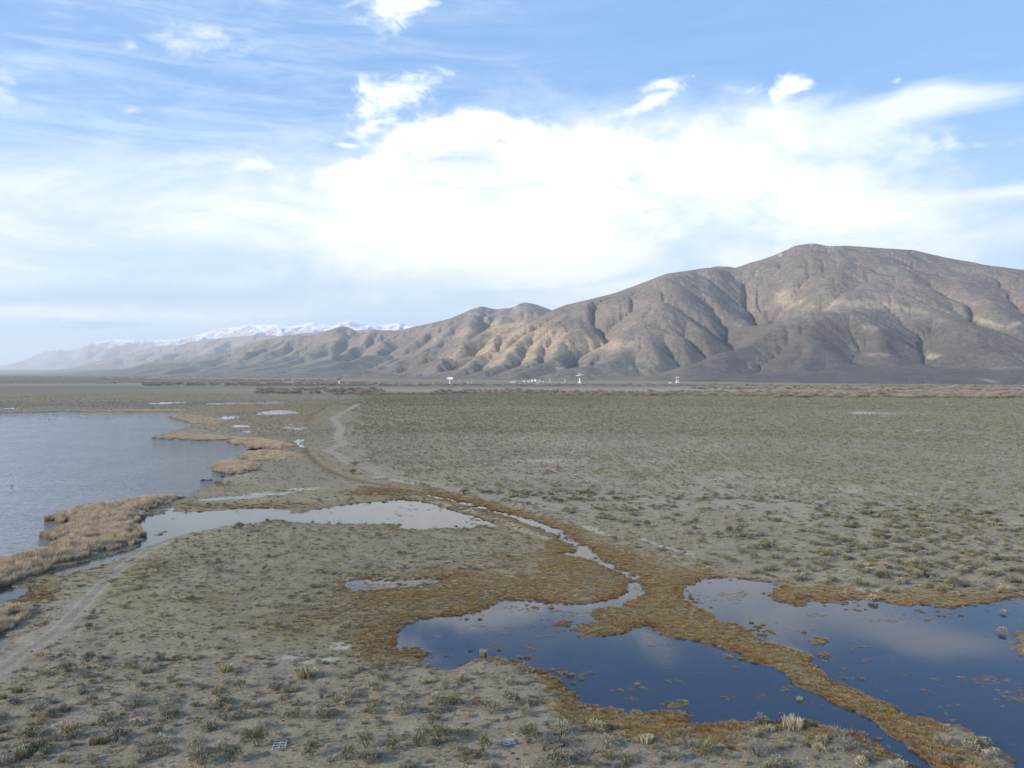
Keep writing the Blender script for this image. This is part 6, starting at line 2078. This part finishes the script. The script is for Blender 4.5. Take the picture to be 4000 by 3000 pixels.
def telescope(x, ybase, D, hub_z, depth, tilt, az, label, legs_h, mount='flare', base_w=13.0, shaded_mat=None, sc=1.0, shallow=False):
    """dish on a flared tower; tilt = degrees from zenith, az = direction the dish leans to (0 = away from the camera)"""
    loc = spot(x, ybase)
    t = thing("radio_telescope", loc, 0, label, "radio telescope", "radio telescopes of the observatory")
    mm = shaded_mat or M_DISH
    bm = bmesh.new()
    if mount == 'flare':
        top = hub_z - depth * 0.4 - 1.0
        w = base_w / 2
        prof = [(w, 0), (w * 0.80, top * 0.08), (w * 0.56, top * 0.25), (w * 0.40, top * 0.5), (w * 0.32, top * 0.78), (w * 0.34, top)]
        add_lathe(bm, [(0, 0)] + prof + [(0, top)], 8)
        bm_obj("pedestal", bm, M_WHITE, t)
        bm = bmesh.new()
        for sgn in (-1, 1):
            add_box(bm, (sgn * base_w * 0.22, 0, top + 0.6), (base_w * 0.07, base_w * 0.2, 4.0))
        add_box(bm, (0, 0, top + 0.4), (base_w * 0.5, base_w * 0.25, 1.2))
        bm_obj("yoke", bm, M_WHITE, t)
    else:
        # equatorial tower: splayed base, narrow waist, wider cage
        wz = hub_z * 0.52
        bm = bmesh.new()
        b = base_w / 2
        for sx in (-1, 1):
            for sy in (-1, 1):
                add_bar(bm, (sx * b, sy * b, 0), (sx * b * 0.35, sy * b * 0.35, wz), 0.55, 0.45)
        for z, k in ((wz * 0.33, 0.79), (wz * 0.66, 0.57)):
            for sx in (-1, 1):
                add_bar(bm, (sx * b * k, -b * k, z), (sx * b * k, b * k, z), 0.3)
                add_bar(bm, (-b * k, sx * b * k, z), (b * k, sx * b * k, z), 0.3)
        add_bar(bm, (-b, -b, 0.3), (b * .57, -b * .57, wz * .66), 0.28)
        add_bar(bm, (b, -b, 0.3), (-b * .57, -b * .57, wz * .66), 0.28)
        bm_obj("tower_frame", bm, M_WHITE, t)
        bm = bmesh.new()
        add_box(bm, (-b * 0.45, 0, wz * 0.45), (b * 0.9, b * 0.9, wz * 0.9), 0, 0.5)
        add_box(bm, (0, 0, wz + 0.9), (b * 0.9, b * 0.8, 2.0))
        bm_obj("drive_house", bm, M_WHITE, t)
        bm = bmesh.new()
        for sx in (-1, 1):
            for sy in (-1, 1):
                add_bar(bm, (sx * b * 0.4, sy * b * 0.4, wz + 1.5), (sx * b * 0.95, sy * b * 0.7, hub_z - 0.5), 0.4)
        add_bar(bm, (-b * 0.9, 0, hub_z - 1.2), (b * 0.9, 0, hub_z - 1.2), 0.7)
        bm_obj("cradle", bm, M_STEEL, t)
    R = Matrix.Translation((0, 0, hub_z)) @ Matrix.Rotation(-math.radians(az), 4, 'Z') @ Matrix.Rotation(-math.radians(tilt), 4, 'X')
    bm = bmesh.new()
    n = 9
    rr = D / 2
    inner = [(rr * i / n, depth * (i / n) ** 2) for i in range(n + 1)]
    outer = [(r, z - 0.25 - 0.02 * D * (1 - r / rr)) for r, z in inner][::-1]
    add_lathe(bm, inner + outer, 40, R)
    bm_obj("dish", bm, mm, t, smooth=True)
    bm = bmesh.new()
    for i in range(16):
        a = i * 2 * math.pi / 16
        p0 = R @ Vector((0.14 * D * math.cos(a), 0.14 * D * math.sin(a), -depth * 0.35))
        p1 = R @ Vector((rr * 0.94 * math.cos(a), rr * 0.94 * math.sin(a), depth * 0.84))
        add_bar(bm, p0, p1, D * 0.006)
        p2 = R @ Vector((rr * 0.5 * math.cos(a), rr * 0.5 * math.sin(a), depth * 0.2))
        pm = p0.lerp(p1, 0.5)
        add_bar(bm, pm, p2, D * 0.005)
    add_bar(bm, R @ Vector((0, 0, -depth * 0.45)), R @ Vector((0, 0, -0.3)), D * 0.14, D * 0.12, 12)
    bm_obj("back_structure", bm, M_STEEL if shaded_mat is None else shaded_mat, t)
    for i in range(4):
        bm = bmesh.new()
        a = (i + 0.5) * math.pi / 2
        p0 = R @ Vector((rr * 0.62 * math.cos(a), rr * 0.62 * math.sin(a), depth * 0.38))
        p1 = R @ Vector((0.35 * math.cos(a), 0.35 * math.sin(a), legs_h))
        add_bar(bm, p0, p1, D * 0.011, D * 0.009)
        bm_obj("feed_leg", bm, M_WHITE, t)
    bm = bmesh.new()
    add_bar(bm, R @ Vector((0, 0, legs_h - D * 0.05)), R @ Vector((0, 0, legs_h + D * 0.02)), D * 0.035, D * 0.028, 10)
    bm_obj("feed_cabin", bm, M_WHITE, t)
    return t


k_ = H / 48.0      # metres per photo pixel at the telescope distance, y = 1500
telescope(2265, 1497, 31.0, 21.5, 6.2, 7, 250, "tallest white radio telescope, dish facing the sky with a pointed feed tripod", 14.0, base_w=13.0)
telescope(2646, 1496, 20.0, 17.0, 2.2, 12, 270, "white radio telescope on a splayed lattice tower, right of the tallest dish", 6.5, mount='tower', base_w=12.0)
telescope(1757, 1500, 22.5, 14.5, 4.0, 20, 180, "white radio dish tipped towards the viewer, on a slim flared pedestal", 7.5, base_w=9.0)
telescope(1325, 1498, 21.0, 13.5, 4.0, 30, 292, "dark shaded radio dish leaning on a white pedestal, leftmost of all", 7.5, base_w=8.0, shaded_mat=M_GREYM)  # shade on this dish is painted in with a darker grey material


def small_dish(x, y, D, zc, tilt, az, label, mat=None):
    t = thing("antenna_dish", spot(x, y), 0, label, "antenna dish", "small antennas of the observatory")
    bm = bmesh.new()
    add_bar(bm, (0, 0, 0), (0, 0, zc - D * 0.1), max(0.5, D * 0.10), max(0.35, D * 0.06), 8)
    add_box(bm, (0, 0, 0.3), (D * 0.45, D * 0.45, 0.6))
    bm_obj("pedestal", bm, M_WHITE, t)
    R = Matrix.Translation((0, 0, zc)) @ Matrix.Rotation(-math.radians(az), 4, 'Z') @ Matrix.Rotation(-math.radians(tilt), 4, 'X')
    rr, dp = D / 2, D * 0.17
    inner = [(rr * i / 6, dp * (i / 6) ** 2) for i in range(7)]
    outer = [(r, z - 0.18) for r, z in inner][::-1]
    bm = bmesh.new()
    add_lathe(bm, inner + outer, 24, R)
    bm_obj("dish", bm, mat or M_DISH, t, smooth=True)
    bm = bmesh.new()
    for i in range(3):
        a = i * 2 * math.pi / 3
        add_bar(bm, R @ Vector((rr * 0.8 * math.cos(a), rr * 0.8 * math.sin(a), dp * 0.7)), R @ Vector((0, 0, D * 0.42)), D * 0.012)
    bm_obj("feed_struts", bm, M_WHITE, t)
    return t


small_dish(2078, 1493, 9.5, 5.6, 78, 180, "round white dish facing the viewer, leftmost of the three large ones in the cluster")
small_dish(2091, 1493, 8.5, 5.8, 74, 200, "white dish half hidden behind the dark shed")
small_dish(2107, 1493, 8.5, 5.8, 72, 160, "bright white dish right behind the cream building")
small_dish(2042, 1492, 3.6, 3.2, 70, 180, "tiny white dish, far left of the cluster")
small_dish(2049, 1494, 5.0, 4.2, 70, 190, "small white dish between the tiny one and the white van")
small_dish(2063.5, 1494, 5.0, 4.4, 60, 190, "small white dish just left of the white van")
small_dish(2122, 1495, 4.6, 4.2, 66, 175, "small white dish right of the cream building")
small_dish(2135, 1496, 3.6, 2.6, 60, 180, "small grey-white dish, left of a matching low pair", M_GREYM)
small_dish(2142, 1496, 3.6, 2.6, 60, 180, "small grey-white dish, right of a matching low pair", M_GREYM)
small_dish(2149, 1495, 7.0, 8.2, 12, 200, "mushroom shaped white antenna right of the low grey pair")
small_dish(2170, 1495, 8.5, 5.2, 85, 160, "grey mesh dish standing alone right of the cluster", M_GREYM)
small_dish(2207, 1495, 7.0, 7.8, 14, 180, "mushroom shaped white antenna between the mesh dish and the tallest telescope")
small_dish(2283, 1496, 4.6, 3.2, 75, 150, "small grey dish to the right of the tallest telescope's foot", M_GREYM)
small_dish(2013.5, 1493, 3.2, 5.0, 30, 180, "slim white antenna at the right end of the long shed")
small_dish(2115, 1495, 3.4, 4.2, 40, 90, "tilted small white dish between the bright dish and the cluster's right side")
small_dish(1794.5, 1494, 4.2, 6.0, 25, 180, "white antenna mast right of the tipped dish")


def building(x, y, L, W_, Ht, label, wall, roof, rz=0.0, nwin=4, name="building", pitched=True):
    t = thing(name, spot(x, y), rz, label, "building")
    bm = bmesh.new()
    add_box(bm, (0, 0, Ht / 2), (L, W_, Ht))
    bm_obj("wall", bm, wall, t)
    bm = bmesh.new()
    if pitched:
        e = 0.4
        v = [bm.verts.new(p) for p in ((-L / 2 - e, -W_ / 2 - e, Ht + 0.003), (L / 2 + e, -W_ / 2 - e, Ht + 0.003), (L / 2 + e, W_ / 2 + e, Ht + 0.003), (-L / 2 - e, W_ / 2 + e, Ht + 0.003),
                                      (-L / 2 - e, 0, Ht + W_ * 0.2), (L / 2 + e, 0, Ht + W_ * 0.2))]
        for f in ((0, 1, 5, 4), (2, 3, 4, 5), (0, 4, 3), (1, 2, 5), (0, 3, 2, 1)):
            bm.faces.new([v[i] for i in f])
    else:
        add_box(bm, (0, 0, Ht + 0.15), (L + 0.5, W_ + 0.5, 0.3))
    bm_obj("roof", bm, roof, t)
    if nwin:
        for i in range(nwin):
            bm = bmesh.new()
            xx = -L / 2 + L * (i + 0.5) / nwin
            add_box(bm, (xx, -W_ / 2 - 0.03, Ht * 0.58), (L / nwin * 0.4, 0.1, Ht * 0.3))
            bm_obj("window", bm, M_GLASS, t)
        bm = bmesh.new()
        add_box(bm, (L * 0.42, -W_ / 2 - 0.04, Ht * 0.36), (1.0, 0.12, Ht * 0.7))
        bm_obj("door", bm, M_STEEL, t)
    return t


building(2001, 1495, 18.5, 7, 2.9, "long low pale shed with a row of windows at the left of the observatory", M_DISH, M_ROOF, nwin=8)
building(2099, 1497, 9.5, 7, 3.0, "cream yellow flat building in front of the bright dishes", M_WALLY, M_WALLY, nwin=3, pitched=False)
building(2087, 1496, 8.0, 6, 2.6, "dark shed in shadow between the white dishes", M_DARK, M_DARK, nwin=0)  # the shadow on this shed is put into its near-black wall and roof colour
building(2618, 1498, 9.0, 6, 3.2, "small white hut left of the right hand radio telescope", M_WHITE, M_ROOF, nwin=2)
building(1135, 1497, 19.0, 8, 2.8, "long pale shed far left, before the shaded dish", M_WALLY, M_ROOF, nwin=5)
building(1827, 1495, 7.0, 5, 1.9, "low white hut right of the white antenna mast", M_WHITE, M_ROOF, nwin=2)
building(2198, 1497, 3.4, 3, 2.2, "tiny bright white hut right of the grey mesh dish", M_WHITE, M_WHITE, nwin=1)
building(1248, 1499, 5.0, 4, 1.8, "low pale hut half hidden by the willows left of the shaded dish", M_DISH, M_ROOF, nwin=1)
building(1841, 1495, 2.2, 2.2, 2.8, "narrow white cabin, right of the low white hut", M_WHITE, M_WHITE, nwin=1)
building(2086, 1499, 3.0, 2.5, 1.2, "tiny white box in front of the dark shed", M_WHITE, M_WHITE, nwin=0)
building(2560, 1497, 6.0, 3, 1.0, "very low pale hut well left of the right hand telescope", M_ROOF, M_ROOF, nwin=1)


def van(x, y, label):
    t = thing("parked_van", spot(x, y), 0, label, "van")
    bm = bmesh.new()
    add_box(bm, (0, 0, 1.35), (5.2, 2.0, 1.7), 0, 0.94)
    add_box(bm, (3.0, 0, 1.0), (1.0, 1.9, 1.0), 0, 0.85)
    bm_obj("body", bm, M_WHITE, t)
    for sx in (-1.6, 2.2):
        for sy in (-0.9, 0.9):
            bm = bmesh.new()
            add_bar(bm, (sx, sy - 0.12, 0.4), (sx, sy + 0.12, 0.4), 0.4, 0.4, 14)
            bm_obj("wheel", bm, M_DARK, t)
    bm = bmesh.new()
    add_box(bm, (2.0, -0.98, 1.75), (1.0, 0.08, 0.5))
    bm_obj("window", bm, M_GLASS, t)


van(2069.5, 1497, "white van parked just left of the round white dish")


# white marker post far out in the sage
t = thing("marker_post", spot(1868, 1569), 0, "small white marker post standing alone in the sage", "post")
bm = bmesh.new()
add_box(bm, (0, 0, 0.9), (0.22, 0.22, 1.8))
bm_obj("post", bm, M_WHITE, t)
bm = bmesh.new()
add_box(bm, (0, -0.14, 1.5), (0.8, 0.06, 0.7))
bm_obj("sign_plate", bm, M_WHITE, t)


# pallets
def pallet(x, y, rz, slats, label, L=1.25, W_=1.0, tip=5):
    t = thing("wooden_pallet", spot(x, y), rz, label, "pallet")
    t.location.z += 0.10
    t.rotation_euler[0] = math.radians(tip)
    n = 0
    for sx in (-0.5, 0.0, 0.5):
        bm = bmesh.new()
        add_box(bm, (sx * (L - 0.1), 0, 0.05), (0.09, W_, 0.10))
        bm_obj("runner", bm, M_WOOD, t)
    for (yy, w, ln) in slats:
        bm = bmesh.new()
        add_box(bm, (0, yy * W_, 0.115), (L * ln, w, 0.028))
        o = bm_obj("plank", bm, M_WOOD, t)
        o.rotation_euler = (0, 0, random.uniform(-0.03, 0.03))
    return t


pallet(1093, 2929, math.radians(6), [(0.47, 0.10, 1.0), (0.16, 0.12, 0.98), (-0.12, 0.10, 1.0), (-0.44, 0.08, 0.6)],
       "grey wooden pallet with three wide gaps, beside the big green bush", 1.35, 1.35, 12)
pallet(1986, 2917, math.radians(18), [(0.34, 0.13, 1.0), (0.18, 0.12, 1.0), (0.02, 0.12, 1.0), (-0.16, 0.11, 1.0), (-0.44, 0.13, 1.0)],
       "grey wooden pallet of close planks lying askew, the right hand one", 1.25, 1.2)


# log and stone in the lake, dark pats on the ground
def lump(name, x, y, s, label, cat, mat, seed, group=None):
    bm = bmesh.new()
    bmesh.ops.create_icosphere(bm, subdivisions=3, radius=1.0)
    for v in bm.verts:
        n = float(perlin(np.array([v.co.x * 1.3 + seed]), np.array([v.co.y * 1.3 + v.co.z]), seed)[0])
        v.co *= 1 + 0.3 * n
        v.co.x *= s[0]
        v.co.y *= s[1]
        v.co.z = max(v.co.z, -0.4) * s[2]
    o = bm_obj(name, bm, mat, None, True)
    o.location = spot(x, y)
    o.location.z += 0.03
    prop(o, label, cat, group)
    return o


lump("stone", 865, 1862, (1.0, 0.7, 0.55), "small dark stone in the lake between the shore and the floating log", "stone", M_ROCK, 3)
bm = bmesh.new()
pts = [(-2.2, 0, 0.05), (-1.3, 0.1, 0.28), (-0.3, 0, 0.22), (0.6, 0.05, 0.12), (1.5, 0, 0.28), (2.1, -0.1, 0.15)]
rad = [0.16, 0.30, 0.20, 0.13, 0.26, 0.16]
for a, b_, r0, r1 in zip(pts[:-1], pts[1:], rad[:-1], rad[1:]):
    add_bar(bm, a, b_, r0, r1, 8)
bmesh.ops.remove_doubles(bm, verts=bm.verts, dist=0.02)
add_bar(bm, (1.3, 0, 0.3), (1.6, 0.1, 0.75), 0.07, 0.03)
o = bm_obj("floating_log", bm, M_LOG)
o.location = spot(806, 1877)
o.rotation_euler = (0, 0, math.radians(4))
prop(o, "dark floating log near the lake's muddy point", "log")
for i, (x, y, w) in enumerate([(123, 2556, .22), (2138, 2844, .2), (2002, 2958, .2), (2020, 2980, .2), (2190, 2930, .22), (2203, 2926, .18), (210, 2622, .2), (198, 2626, .16),
                               (330, 2397, .2), (768, 2820, .22), (785, 2822, .18), (37, 2954, .2), (1760, 2878, .18), (620, 2580, .15), (912, 2331, .25), (930, 2330, .25),
                               (1144, 2767, .18), (1105, 2830, .15)]):
    nm = ["on the bare strip of the left track", "above the right pallet's green bush", "just below the right pallet", "below the right pallet, nearer the bottom edge",
          "right of the straw bush by the right pallet, larger of two", "right of the straw bush by the right pallet, smaller of two",
          "left of the green bush pair, larger of two", "left of the green bush pair, smaller of two", "on the upper part of the left track",
          "on gravel right of the pale mound, left of a pair", "on gravel right of the pale mound, right of a pair", "at the far left bottom corner",
          "below the cream dome between the pallets", "on the gravel above the straw grass clump", "on the turf above the slope, left of a pair",
          "on the turf above the slope, right of a pair", "just right of the tall feathery bush", "above the left pallet"][i]
    lump("dung_pat", x, y, (w, w * 0.8, 0.10), "dark dry dung pat " + nm, "dung pat", M_DUNG, i + 5, "dung pats on the near ground")


# ----------------------------------------------------------------- air
def build_haze():
    bm = bmesh.new()
    bmesh.ops.create_cube(bm, size=1.0)
    me = bpy.data.meshes.new("haze")
    bm.to_mesh(me)
    bm.free()
    o = link("haze", me)
    o.location = (0, 0, 1200.0 - 20)
    o.scale = (136000, 136000, 2400.0)
    m = bpy.data.materials.new("haze_air")
    m.use_nodes = True
    N = NT(m.node_tree)
    N.n.remove(N.n['Principled BSDF'])
    v = N.node('ShaderNodeVolumePrincipled')
    v.inputs['Color'].default_value = (0.86, 0.93, 1.0, 1)
    v.inputs['Density'].default_value = 2.8e-5
    v.inputs['Anisotropy'].default_value = 0.2
    N.l.new(v.outputs[0], N.n['Material Output'].inputs['Volume'])
    me.materials.append(m)
    prop(o, label="thin pale blue haze over the valley", kind='stuff')


build_haze()
